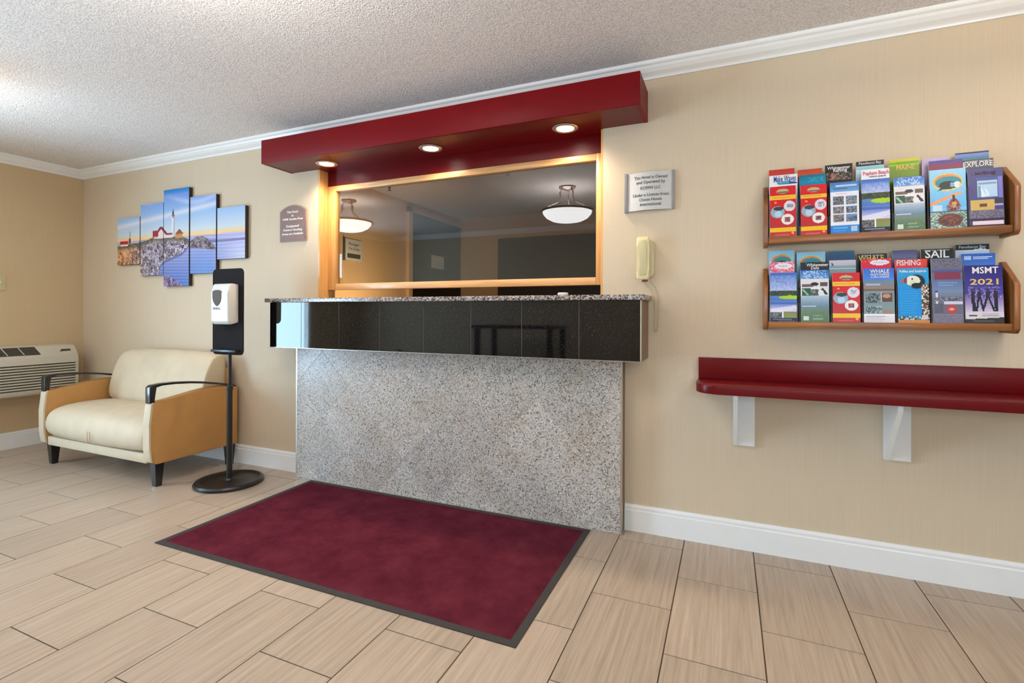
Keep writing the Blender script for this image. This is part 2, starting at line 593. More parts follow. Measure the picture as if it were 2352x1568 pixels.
# counter wall with the service opening
OX0, OX1, OZ0, OZ1, WT = -2.125, -0.155, 1.17, 2.108, 0.15
b = B()
b.box(XL - 0.1, OX0, 0, WT, -0.06, ZC + 0.08)
b.box(OX1, XR + 0.1, 0, WT, -0.06, ZC + 0.08)
b.box(OX0, OX1, 0, WT, -0.06, OZ0)
b.box(OX0, OX1, 0, WT, OZ1, ZC + 0.08)
struct(b.done('wall_back', M['wall']), 'beige vinyl-covered wall behind the reception counter')

# left wall with the glazed storefront opening
LY0, LY1, LZ0, LZ1 = -3.15, -1.95, 0.12, 2.05
b = B()
b.box(XL - 0.1, XL, LY1, 0, -0.06, ZC + 0.08)
b.box(XL - 0.1, XL, YF, LY0, -0.06, ZC + 0.08)
b.box(XL - 0.1, XL, LY0, LY1, -0.06, LZ0)
b.box(XL - 0.1, XL, LY0, LY1, LZ1, ZC + 0.08)
struct(b.done('wall_left', M['wall_left']), 'side wall toned tan for its warm shade, with the air conditioner')
# front wall (behind the camera) with a window
FX0, FX1, FZ0, FZ1 = 0.25, 2.75, 0.9, 2.0
b = B()
b.box(XL - 0.1, FX0, YF - 0.1, YF, -0.06, ZC + 0.08)
b.box(FX1, XR + 0.1, YF - 0.1, YF, -0.06, ZC + 0.08)
b.box(FX0, FX1, YF - 0.1, YF, -0.06, FZ0)
b.box(FX0, FX1, YF - 0.1, YF, FZ1, ZC + 0.08)
struct(b.done('wall_front', M['wall']))
struct(bx('wall_right', M['wall'], (XR, XR + 0.1, YF, 0, -0.06, ZC + 0.08)))


def glazing(name, axis, at, a0, a1, z0, z1, n):
    """a window: frame of stiles and rails with n panes; axis = normal axis"""
    f = B(); t = 0.05
    def add(p0, p1, q0, q1):
        if axis == 0: f.box(at - 0.03, at + 0.03, p0, p1, q0, q1)
        else: f.box(p0, p1, at - 0.03, at + 0.03, q0, q1)
    add(a0, a1, z0, z0 + t); add(a0, a1, z1 - t, z1)
    for i in range(n + 1):
        c = a0 + (a1 - a0) * i / n
        add(max(a0, c - t / 2), min(a1, c + t / 2), z0 + t, z1 - t)
    o = struct(f.done(name, M['metal']))
    for i in range(n):
        p0 = a0 + (a1 - a0) * i / n + t / 2; p1 = a0 + (a1 - a0) * (i + 1) / n - t / 2
        d = (at - 0.003, at + 0.003, p0, p1, z0 + t, z1 - t) if axis == 0 else (p0, p1, at - 0.003, at + 0.003, z0 + t, z1 - t)
        bx('pane', M['glass'], d, o)
    return o


glazing('window_2', 0, XL - 0.05, LY0, LY1, LZ0, LZ1, 2)
glazing('window_3', 1, YF - 0.05, FX0, FX1, FZ0, FZ1, 3)


# crown moulding and baseboards, swept profiles
def crown_prof():
    return [(0, 2.305), (0.010, 2.305), (0.012, 2.313), (0.016, 2.318), (0.022, 2.322), (0.036, 2.330), (0.050, 2.344), (0.056, 2.354), (0.064, 2.358), (0.068, 2.362), (0.070, 2.375), (0, 2.375)]


def base_prof():
    return [(0, 0), (0.016, 0), (0.016, 0.105), (0.012, 0.110), (0.013, 0.122), (0.008, 0.130), (0.006, 0.134), (0, 0.134)]


def run(name, prof, side, a, b_):
    o = B()
    if side == 'back': o.prism([(-p[0], p[1]) for p in prof], 0, a, b_)
    if side == 'front': o.prism([(YF + p[0], p[1]) for p in prof], 0, a, b_)
    if side == 'left': o.prism([(XL + p[0], p[1]) for p in prof], 1, a, b_)
    if side == 'right': o.prism([(XR - p[0], p[1]) for p in prof], 1, a, b_)
    return struct(o.done(name, M['white_paint']))


run('trim_1', crown_prof(), 'back', XL, XR)['label'] = 'white crown moulding along the counter wall'
run('trim_2', crown_prof(), 'left', YF, 0)['label'] = 'white crown moulding along the left wall'
run('trim_3', crown_prof(), 'front', XL, XR)
run('trim_4', crown_prof(), 'right', YF, 0)
CBX0, CBX1, CBY = -2.225, -0.036, -0.085
run('baseboard_back', base_prof(), 'back', XL, CBX0)['label'] = 'white baseboard left of the counter'
run('baseboard_back', base_prof(), 'back', CBX1 + 0.002, XR)['label'] = 'white baseboard right of the counter'
run('baseboard_left', base_prof(), 'left', LY1, -0.016)['label'] = 'white baseboard below the air conditioner'
run('baseboard_left', base_prof(), 'left', YF, LY0)
run('baseboard_front', base_prof(), 'front', XL, XR)

# the office behind the glass
OFX0, OFX1, OFY1, OFZ = -2.42, 0.9, 2.5, 2.2
struct(bx('wall_office_left', M['office'], (OFX0 - 0.1, OFX0, WT, OFY1, -0.06, OFZ + 0.08)), 'warm lit office side wall seen through the glass')
b = B(); b.box(OFX0 - 0.1, OFX1 + 0.1, OFY1, OFY1 + 0.1, -0.06, OFZ + 0.08)
struct(b.done('wall_office_back', M['office']))
struct(bx('wall_office_right', M['office'], (OFX1, OFX1 + 0.1, WT, OFY1, -0.06, OFZ + 0.08)))
struct(bx('ceiling_office', M['ceiling'], (OFX0, OFX1, WT, OFY1, OFZ, OFZ + 0.08)))
struct(bx('floor_office', M['grout'], (OFX0, OFX1, WT, OFY1, -0.06, 0.0)))
d = struct(bx('doorway_1', M['doorway_dark'], (OFX0, OFX0 + 0.025, 1.50, 2.47, 0.0, 2.10)), 'dark slab for the unlit doorway in the office side wall')  # dark slabs stand where the doorways open on unlit rooms
b = B()
b.box(OFX0, OFX0 + 0.035, 1.44, 1.50, 0, 2.15); b.box(OFX0, OFX0 + 0.035, 1.44, 2.49, 2.10, 2.15)
b.done('door_frame', M['office'], d)
d = struct(bx('doorway_2', M['doorway_dark'], (-1.92, -0.62, OFY1 - 0.025, OFY1, 0.0, 1.95)), 'dark slab for the unlit doorways in the office back wall')
d = struct(bx('doorway_3', M['doorway_dark'], (-0.60, 0.5, OFY1 - 0.025, OFY1, 0.0, 1.95)))

# ------------------------------------------------------------------ opening: pine jamb, frame, glass
win = bpy.data.objects.new('window_1', None); COL.objects.link(win); win.location = (-1.14, 0.085, 1.2)
struct(win, 'pine framed reception window with one wide glass pane')
bx('jamb', M['pine'], (OX0 - 0.001, OX0 + 0.012, 0.001, WT, OZ0, 2.0905), win)
bx('jamb', M['pine'], (OX1 - 0.012, OX1 + 0.001, 0.001, WT, OZ0, 2.0905), win)
FY0, FY1 = 0.078, 0.125
bx('stile', M['pine'], (OX0 + 0.012, -2.043, FY0, FY1, 1.272, 1.992), win, 0.003)
bx('stile', M['pine'], (-0.212, OX1 - 0.012, FY0, FY1, 1.272, 1.992), win, 0.003)
bx('rail', M['pine_x'], (-2.043, -0.212, FY0, FY1, 1.955, 1.992), win, 0.003)
bx('rail', M['pine_x'], (-2.043, -0.212, FY0, FY1, 1.272, 1.314), win, 0.003)
bx('pane', M['glass'], (-2.043, -0.212, 0.098, 0.104, 1.314, 1.955), win)

# ================================================================== CANOPY
can = thing('canopy', 'dark red box canopy over the reception window', 'canopy', (-1.148, 0, 2.09))
CX0, CX1, CY0, CZ0, CZ1 = -2.371, 0.075, -0.25, 2.091, 2.245
bx('fascia', M['red'], (CX0, CX1, CY0, CY0 + 0.02, CZ0, CZ1), can, 0.0015)
bx('end_panel', M['red'], (CX0, CX0 + 0.02, CY0 + 0.02, -0.0005, CZ0, CZ1), can)
bx('end_panel', M['red'], (CX1 - 0.02, CX1, CY0 + 0.02, -0.0005, CZ0, CZ1), can)
bx('top_panel', M['red'], (CX0 + 0.02, CX1 - 0.02, CY0 + 0.02, -0.0005, CZ1 - 0.02, CZ1), can)
# soffit with three round cut-outs covered by the lights; runs on into the opening
bx('soffit', M['red_dark'], (CX0 + 0.02, CX1 - 0.02, CY0 + 0.02, -0.0005, CZ0 + 0.001, CZ0 + 0.014), can)
bx('soffit_board', M['red_dark'], (OX0 + 0.013, OX1 - 0.013, -0.0004, FY0 + 0.04, 2.0915, 2.1075), can)
bx('header', M['red_dark'], (OX0 + 0.013, OX1 - 0.013, FY0, FY0 + 0.02, 1.992, 2.0915), can)

for i, (x, lab) in enumerate(((-1.967, 'lit round downlight at the left end of the red soffit'), (-1.168, 'lit round downlight in the middle of the red soffit'), (-0.337, 'lit round downlight at the right end of the red soffit'))):
    c = (x, -0.088, CZ0)
    t = thing('downlight', lab, 'ceiling light', (c[0], c[1], CZ0), 'downlights under the red canopy')
    B().lathe([(0.049, 0.001), (0.068, 0.001), (0.070, -0.002), (0.066, -0.005), (0.052, -0.006), (0.046, -0.002)], c, 36).done('trim_ring', M['metal'], t, True)
    B().lathe([(0.047, -0.001), (0.046, -0.0035), (0.02, -0.0045), (0.004, -0.0048)], c, 32).done('lens', M['lamp_on'], t, True)
    l = bpy.data.lights.new('downlight_beam', 'SPOT'); l.energy = 30; l.color = (1.0, 0.84, 0.64)
    l.spot_size = math.radians(150); l.spot_blend = 0.9; l.shadow_soft_size = 0.05
    lo = bpy.data.objects.new('downlight_beam', l); COL.objects.link(lo); lo.parent = t; lo.location = (0, 0, -0.02)

# ================================================================== RECEPTION COUNTER
ctr = thing('reception_counter', 'granite reception counter with black polished apron', 'counter', (-1.13, -0.1, 0))
# worktop slab: passes through the opening, wider in front
b = B()
b.prism([(-2.335, -0.252), (0.098, -0.252), (0.098, -0.002), (OX1 - 0.013, -0.002), (OX1 - 0.013, 0.42), (OX0 + 0.013, 0.42), (OX0 + 0.013, -0.002), (-2.335, -0.002)], 2, 1.180, 1.205, 0.003, 2)
b.done('worktop', M['slab'], ctr, True)
AX0, AX1, AY, AZ0, AZ1 = -2.310, 0.082, -0.230, 0.888, 1.180
bx('apron_core', M['brown_side'], (AX0 + 0.006, AX1 - 0.001, AY + 0.012, -0.0005, AZ0 + 0.002, AZ1), ctr)
bx('apron_grout', plain('grey_grout', rgb(120, 112, 104), 0.8), (AX0 + 0.003, AX1 - 0.008, AY + 0.0022, AY + 0.0118, AZ0 + 0.003, AZ1 - 0.002), ctr)
xs = [AX0, -2.036, -1.731, -1.426, -1.122, -0.820, -0.524, -0.219, AX1 - 0.004]
for i in range(8):
    g = 0.0013
    B().box(xs[i] + g, xs[i + 1] - g, AY, AY + 0.0021, AZ0 + 0.002, AZ1 - 0.001, 0.0006, 1).done('tile', M['black'], ctr)
bx('edge_trim', M['metal'], (AX1 - 0.0055, AX1 + 0.0005, AY - 0.003, AY + 0.0115, AZ0, AZ1 - 0.001), ctr)
bx('edge_trim', M['metal'], (AX0 - 0.001, AX1 - 0.006, AY - 0.0005, AY + 0.011, AZ0 - 0.001, AZ0 + 0.0018), ctr)
# base faced with granite tiles laid on the diagonal
bx('base_core', M['brown_side'], (CBX0 + 0.004, CBX1, CBY + 0.010, -0.0005, 0, AZ0 + 0.001), ctr)
bx('edge_trim', M['metal'], (CBX1 - 0.006, CBX1 + 0.003, CBY - 0.002, CBY + 0.0098, 0.001, AZ0), ctr)
bx('edge_trim', M['metal'], (CBX0 - 0.006, CBX0 + 0.004, CBY - 0.001, CBY + 0.0098, 0.001, AZ0), ctr)


def clip(poly, x0, x1, z0, z1):
    for ax, lim, sg in ((0, x0, 1), (0, x1, -1), (1, z0, 1), (1, z1, -1)):
        out = []
        for i in range(len(poly)):
            p, q = poly[i], poly[(i + 1) % len(poly)]
            dp, dq = (p[ax] - lim) * sg, (q[ax] - lim) * sg
            if dp >= 0: out.append(p)
            if dp * dq < 0:
                t_ = dp / (dp - dq); out.append((p[0] + (q[0] - p[0]) * t_, p[1] + (q[1] - p[1]) * t_))
        poly = out
        if len(poly) < 3: return []
    return poly


S, gp = 0.305, 0.0012
r2 = math.sqrt(0.5)
bx('grout_bed', plain('pale_grout', rgb(205, 198, 190), 0.8), (CBX0 + 0.004, CBX1 - 0.006, CBY + 0.0015, CBY + 0.0098, 0.001, AZ0), ctr)
for i in range(-9, 8):
    for j in range(-9, 8):
        u0, u1, v0, v1 = i * S + gp, (i + 1) * S - gp, j * S + gp, (j + 1) * S - gp
        pl = [(-0.276 + (u - v) * r2, 0.429 + (u + v) * r2) for u, v in ((u0, v0), (u1, v0), (u1, v1), (u0, v1))]
        pl = clip(pl, CBX0 + 0.004, CBX1 - 0.006, 0.001, AZ0 - 0.001)
        if len(pl) < 3: continue
        ar = abs(sum(pl[k][0] * pl[(k + 1) % len(pl)][1] - pl[(k + 1) % len(pl)][0] * pl[k][1] for k in range(len(pl)))) / 2
        if ar < 0.0006: continue
        me_o = B().prism([(x, z) for x, z in pl], 1, CBY + 0.006, CBY).done('tile', M['granite'], ctr)

# small scrap of paper on the worktop
t = B(); t.prism([(-0.345, -0.19), (-0.300, -0.195), (-0.292, -0.165), (-0.33, -0.155)], 2, 1.2055, 1.221, 0.005, 2)
tag(t.done('paper_scrap', M['paper'], None, True), 'small pale crumpled scrap on the right half of the counter top', 'paper')

# ================================================================== FLOOR MAT
mat = thing('floor_mat', 'maroon carpet entrance mat with black rubber border in front of the counter', 'mat', (-1.13, -0.6, 0))
MX0, MX1, MY0, MY1 = -2.082, -0.192, -1.085, -0.098
b = B(); b.prism([(MX0, MY0), (MX1, MY0), (MX1, MY1), (MX0, MY1)], 2, 0.0005, 0.004)
b.done('rubber_border', M['rubber'], mat)
b = bmesh.new()
nx, ny = 90, 48
vv = [[None] * (ny + 1) for _ in range(nx + 1)]
for i in range(nx + 1):
    for j in range(ny + 1):
        x = MX0 + 0.03 + (MX1 - MX0 - 0.06) * i / nx; y = MY0 + 0.03 + (MY1 - MY0 - 0.06) * j / ny
        e = min(i, j, nx - i, ny - j)
        z = 0.0042 if e == 0 else 0.0085 + 0.0012 * math.sin(x * 5.1 + y * 3) * math.sin(y * 7) + rng.normal(0, 0.0002)
        vv[i][j] = b.verts.new((x, y, z))
for i in range(nx):
    for j in range(ny):
        b.faces.new([vv[i][j], vv[i + 1][j], vv[i + 1][j + 1], vv[i][j + 1]])
me = bpy.data.meshes.new('pile'); b.to_mesh(me); b.free()
tag(link('pile', me, M['carpet'], mat, True), kind='stuff')

# ================================================================== RED WALL SHELF
sh = thing('wall_shelf', 'long dark red wall shelf with upstand on white brackets', 'shelf', (1.3, 0, 0.78))
SX0, SX1, SY, SZ0, SZ1 = 0.320, 2.45, -0.262, 0.763, 0.803
out = [(SX0, -0.0005), (SX1, -0.0005), (SX1, SY)]
rc = 0.085
for k in range(9):
    a = PI / 2 * k / 8
    out.append((SX0 + rc - rc * math.sin(a), SY + rc - rc * math.cos(a)))
b = B(); b.prism(out, 2, SZ0, SZ1, 0.006, 3); b.done('shelf_board', M['red_dark'], sh, True)
bx('upstand', M['red_dark'], (SX0 + 0.003, SX1, -0.020, -0.0005, SZ1, 0.904), sh, 0.0015)
for x in (0.477, 1.070, 1.72, 2.3):
    br = bx('bracket', M['white_paint'], (x + 0.018, x + 0.094, -0.020, -0.0005, 0.494, SZ0), sh, 0.002)
    B().prism([(-0.0005, 0.494), (-0.022, 0.494), (-0.034, 0.510), (-0.205, SZ0 - 0.028), (-0.205, SZ0), (-0.0005, SZ0)], 0, x, x + 0.018).done('gusset', M['white_paint'], br)

# ================================================================== ARMCHAIR
ch = thing('armchair', 'wide cream leather armchair with dark wood arm rails by the left corner', 'armchair', (-3.5, -0.32, 0))
AL0, AL1, AR0, AR1 = -4.138, -4.070, -2.932, -2.864


def arm_side(x0, x1):
    pts = [(-0.03, 0.150), (-0.600, 0.148), (-0.618, 0.165), (-0.632, 0.25), (-0.634, 0.40), (-0.622, 0.530), (-0.612, 0.541), (-0.56, 0.546), (-0.49, 0.554), (-0.42, 0.565), (-0.343, 0.577), (-0.26, 0.585), (-0.185, 0.587), (-0.10, 0.580), (-0.03, 0.566)]
    return pts


for (x0, x1, lab) in ((AL0, AL1, None), (AR0, AR1, None)):
    a = B().prism(arm_side(x0, x1), 0, x0, x1, 0.007, 2).done('arm_panel', M['leather_tan_shade'], ch, True)
    # cream welt on the front edge
    B().prism([(-0.6345, 0.17), (-0.644, 0.25), (-0.646, 0.40), (-0.634, 0.53), (-0.620, 0.543), (-0.610, 0.540), (-0.6225, 0.528), (-0.634, 0.40), (-0.632, 0.25), (-0.619, 0.160)], 0, x0 + 0.003, x1 - 0.003, 0.003, 1).done('front_facing', M['leather'], a, True)
    xc = (x0 + x1) / 2
    r = B()
    # rail: a flat bowed bar from the front post to the rear of the arm
    top = [(-0.636, 0.640), (-0.620, 0.652), (-0.56, 0.657), (-0.48, 0.656), (-0.38, 0.648), (-0.28, 0.634), (-0.18, 0.614), (-0.09, 0.594), (-0.035, 0.578)]
    low = [(-0.035, 0.562), (-0.09, 0.580), (-0.18, 0.600), (-0.28, 0.620), (-0.38, 0.634), (-0.48, 0.642), (-0.56, 0.643), (-0.60, 0.638), (-0.606, 0.540), (-0.636, 0.536)]
    r.prism(top + low, 0, xc - 0.024, xc + 0.024, 0.004, 2)
    r.done('arm_rail', M['dark_wood'], ch, True)
# seat box, cushion, back
bx('seat_frame', M['leather'], (AL1, AR0, -0.622, -0.06, 0.150, 0.212), ch, 0.006)


def cushion(name, x0, x1, prof, parent, mat_, nx=24, bow=0.02, tuck=None):
    """closed (y, z) profile lofted along x; swells in the middle, rounds off at both ends"""
    b = bmesh.new()
    cy = sum(p[0] for p in prof) / len(prof); cz = sum(p[1] for p in prof) / len(prof)
    rings = []
    for i in range(nx + 1):
        t = i / nx; x = x0 + (x1 - x0) * (0.5 - 0.5 * math.cos(PI * t))
        e = 1 - abs(2 * (x - x0) / (x1 - x0) - 1) ** 10
        s = 0.90 + 0.10 * max(e, 0) ** 0.5
        u = 4 * (x - x0) * (x1 - x) / (x1 - x0) ** 2
        ring = []
        for (y, z) in prof:
            dy, dz = (y - cy) * s, (z - cz) * s
            k = bow * u
            L = math.hypot(dy, dz) or 1
            yy, zz = cy + dy + dy / L * k, cz + dz + dz / L * k
            if tuck:
                dd = math.hypot(x - tuck[0], zz - tuck[1])
                if dy < 0: yy += 0.022 * math.exp(-(dd / 0.07) ** 2)
            ring.append(b.verts.new((x, yy, zz)))
        rings.append(ring)
    n = len(prof)
    for i in range(nx):
        for k in range(n):
            b.faces.new([rings[i][k], rings[i + 1][k], rings[i + 1][(k + 1) % n], rings[i][(k + 1) % n]])
    b.faces.new(rings[0]); b.faces.new(rings[-1][::-1])
    bmesh.ops.recalc_face_normals(b, faces=list(b.faces))
    me = bpy.data.meshes.new(name); b.to_mesh(me); b.free()
    o = link(name, me, mat_, parent, True)
    sub = o.modifiers.new('s', 'SUBSURF'); sub.levels = 1; sub.render_levels = 1
    return o


seat = cushion('seat_cushion', AL1 + 0.004, AR0 - 0.004, [(-0.10, 0.214), (-0.35, 0.214), (-0.58, 0.214), (-0.625, 0.222), (-0.650, 0.262), (-0.655, 0.320), (-0.638, 0.375), (-0.600, 0.412), (-0.52, 0.432), (-0.40, 0.440), (-0.25, 0.436), (-0.12, 0.425)], ch, M['leather'], bow=0.012)
for x in (-3.475, -3.445):
    B().tube([(x, -0.667, 0.235), (x, -0.673, 0.275), (x, -0.674, 0.315)], 0.0015, 6).done('seam', M['leather_tan_shade'], seat)
back = cushion('backrest', -4.045, -2.955, [(-0.07, 0.40), (-0.20, 0.40), (-0.262, 0.43), (-0.255, 0.52), (-0.235, 0.61), (-0.205, 0.70), (-0.168, 0.775), (-0.13, 0.812), (-0.085, 0.818), (-0.055, 0.795), (-0.05, 0.70), (-0.055, 0.55)], ch, M['leather'], bow=0.012, tuck=(-3.70, 0.60))
back.data.polygons.foreach_set('use_smooth', [True] * len(back.data.polygons))
bx('back_panel', M['leather_tan_shade'], (AL1, AR0, -0.062, -0.026, 0.150, 0.70), ch, 0.006)
B().lathe([(0.016, 0.0), (0.016, -0.006), (0.010, -0.011), (0.002, -0.012)], (-3.70, -0.222, 0.600), 16, axis=1).done('button', M['leather'], back, True)
for x, y in ((-4.098, -0.572), (-2.906, -0.572), (-4.098, -0.065), (-2.906, -0.065)):
    b = bmesh.new()
    q = [b.verts.new((x + sx * h, y + sy * h, z)) for z, h in ((0.0005, 0.019), (0.15, 0.029)) for sx, sy in ((-1, -1), (1, -1), (1, 1), (-1, 1))]
    for f in ((0, 3, 2, 1), (4, 5, 6, 7), (0, 1, 5, 4), (1, 2, 6, 5), (2, 3, 7, 6), (3, 0, 4, 7)): b.faces.new([q[i] for i in f])
    bmesh.ops.bevel(b, geom=list(b.edges), offset=0.002, segments=1, affect='EDGES')
    me = bpy.data.meshes.new('leg'); b.to_mesh(me); b.free()
    link('leg', me, M['dark_wood'], ch)

# ================================================================== SANITIZER STAND
st = thing('sanitizer_stand', 'black floor stand with white hand sanitizer dispenser beside the armchair', 'stand', (-2.538, -0.344, 0))
cx, cy = -2.538, -0.344
B().lathe([(0.0, 0.0005), (0.196, 0.0005), (0.205, 0.006), (0.206, 0.016), (0.198, 0.026), (0.184, 0.028), (0.172, 0.020), (0.150, 0.016), (0.06, 0.018), (0.030, 0.024), (0.022, 0.034), (0.0, 0.034)], (cx, cy, 0), 64).done('base', M['black_metal'], st, True)
B().tube([(cx, cy, 0.03), (cx, cy, 0.30), (cx, cy, 0.622)], 0.0175, 20).done('lower_pole', M['black_metal'], st, True)
B().lathe([(0.0, 0), (0.0205, 0), (0.0215, 0.012), (0.0205, 0.026), (0.012, 0.034), (0.0, 0.034)], (cx, cy, 0.605), 24).done('collar', M['black_metal'], st, True)
B().tube([(cx, cy, 0.63), (cx, cy, 0.75), (cx, cy, 0.90)], 0.0115, 18).done('upper_pole', M['black_metal'], st, True)


def rrect(x0, x1, z0, z1, r, n=6):
    p = []
    for (a, c, s) in ((x1 - r, z1 - r, 0), (x0 + r, z1 - r, 1), (x0 + r, z0 + r, 2), (x1 - r, z0 + r, 3)):
        for k in range(n + 1):
            t = PI / 2 * (s + k / n); p.append((a + r * math.cos(t), c + r * math.sin(t)))
    return p


BY = -0.360
brd = B().prism(rrect(-2.682, -2.398, 0.838, 1.398, 0.028), 1, BY, BY + 0.008, 0.001, 1).done('back_board', M['black_plate'], st, True)
bx('drip_tray', M['black_metal'], (-2.655, -2.425, BY - 0.035, BY - 0.0002, 0.856, 0.872), brd, 0.004)
dz0, dz1 = 1.035, 1.298
dp = B()
dp.prism([(BY - 0.0002, dz0 + 0.012), (BY - 0.055, dz0), (BY - 0.075, dz0 + 0.02), (BY - 0.078, dz1 - 0.06), (BY - 0.062, dz1 - 0.008), (BY - 0.05, dz1), (BY - 0.0002, dz1 - 0.004)], 0, -2.596, -2.434, 0.008, 3)
dis = dp.done('dispenser', M['plastic'], st, True)
shield = [(-2.577, 1.246), (-2.560, 1.254), (-2.535, 1.256), (-2.510, 1.254), (-2.493, 1.246), (-2.494, 1.205), (-2.503, 1.178), (-2.520, 1.160), (-2.535, 1.152), (-2.550, 1.160), (-2.567, 1.178), (-2.576, 1.205)]
B().prism(shield, 1, BY - 0.0795, BY - 0.0765, 0.001, 1).done('shield_window', M['smoke'], dis, True)
text('PURELL', 0.02, M['ink'], dis, (-2.535, BY - 0.0785, 1.137), width=0.07)

# ================================================================== AIR CONDITIONER
ac = thing('air_conditioner', 'off-white through-wall air conditioner on the left wall', 'air conditioner', (XL, -0.67, 0.435))
prof = [(XL + 0.0005, 0.436), (-4.70, 0.436), (-4.682, 0.446), (-4.676, 0.47), (-4.676, 0.695), (-4.681, 0.745), (-4.698, 0.778), (-4.745, 0.826), (-4.768, 0.834), (XL + 0.0005, 0.836)]
B().prism(prof, 1, -1.21, -0.140, 0.007, 2).done('casing', M['plastic_warm'], ac, True)
for i in range(10):
    z = 0.482 + i * 0.0215
    bx('louvre_gap', M['grille_dark'], (-4.6805, -4.6752, -1.19, -0.165, z, z + 0.0085), ac)
    B().prism([(-4.6760, z + 0.0085), (-4.6700, z + 0.011), (-4.6695, z + 0.018), (-4.6760, z + 0.0213)], 1, -1.195, -0.160).done('louvre', M['plastic_warm'], ac)
# sloped discharge grille
n_ = Vector((0.71, 0, 0.70)).normalized()
def on_slope(y, t, up=0.0015):
    p = Vector((-4.698, y, 0.778)).lerp(Vector((-4.745, y, 0.826)), t); return p + Vector((up * 0.71, 0, up * 0.70))
b = bmesh.new()
vs_ = [b.verts.new(on_slope(y, t, u)) for u in (0.0012, -0.004) for y, t in ((-1.05, -0.25), (-0.395, -0.25), (-0.415, 0.98), (-1.05, 0.98))]
for f in ((0, 1, 2, 3), (4, 7, 6, 5), (0, 4, 5, 1), (1, 5, 6, 2), (2, 6, 7, 3), (3, 7, 4, 0)): b.faces.new([vs_[i] for i in f])
bmesh.ops.recalc_face_normals(b, faces=list(b.faces))
me = bpy.data.meshes.new('discharge_grille'); b.to_mesh(me); b.free()
gr = link('discharge_grille', me, M['grille_dark'], ac)
for y in (-0.50, -0.60, -0.70, -0.80, -0.90):
    B().tube([on_slope(y, -0.25, 0.003), on_slope(y - 0.02, 0.98, 0.003)], 0.003, 6).done('grille_bar', M['plastic_warm'], gr)
for k in range(4):
    t_ = -0.1 + k * 0.3
    B().tube([on_slope(-1.04, t_, 0.002), on_slope(-0.41, t_, 0.002)], 0.0016, 6).done('grille_bar', M['grille_dark'], gr)
b = bmesh.new()
vs_ = [b.verts.new(on_slope(y, t, u)) for u in (0.002, -0.004) for y, t in ((-0.265, 0.05), (-0.185, 0.1), (-0.185, 0.4), (-0.245, 0.4))]
for f in ((0, 1, 2, 3), (4, 7, 6, 5), (0, 4, 5, 1), (1, 5, 6, 2), (2, 6, 7, 3), (3, 7, 4, 0)): b.faces.new([vs_[i] for i in f])
bmesh.ops.recalc_face_normals(b, faces=list(b.faces))
me = bpy.data.meshes.new('control_recess'); b.to_mesh(me); b.free()
link('control_recess', me, M['grille_dark'], ac)

sw = thing('wall_plate', 'beige wall plate on the left wall above the air conditioner', 'wall plate', (XL, -0.56, 1.345))
B().box(XL + 0.0005, XL + 0.007, -0.603, -0.530, 1.283, 1.405, 0.003, 2).done('plate', M['ivory_dull'], sw, True)
bx('toggle', M['ivory'], (XL + 0.007, XL + 0.018, -0.572, -0.561, 1.335, 1.358), sw, 0.002)

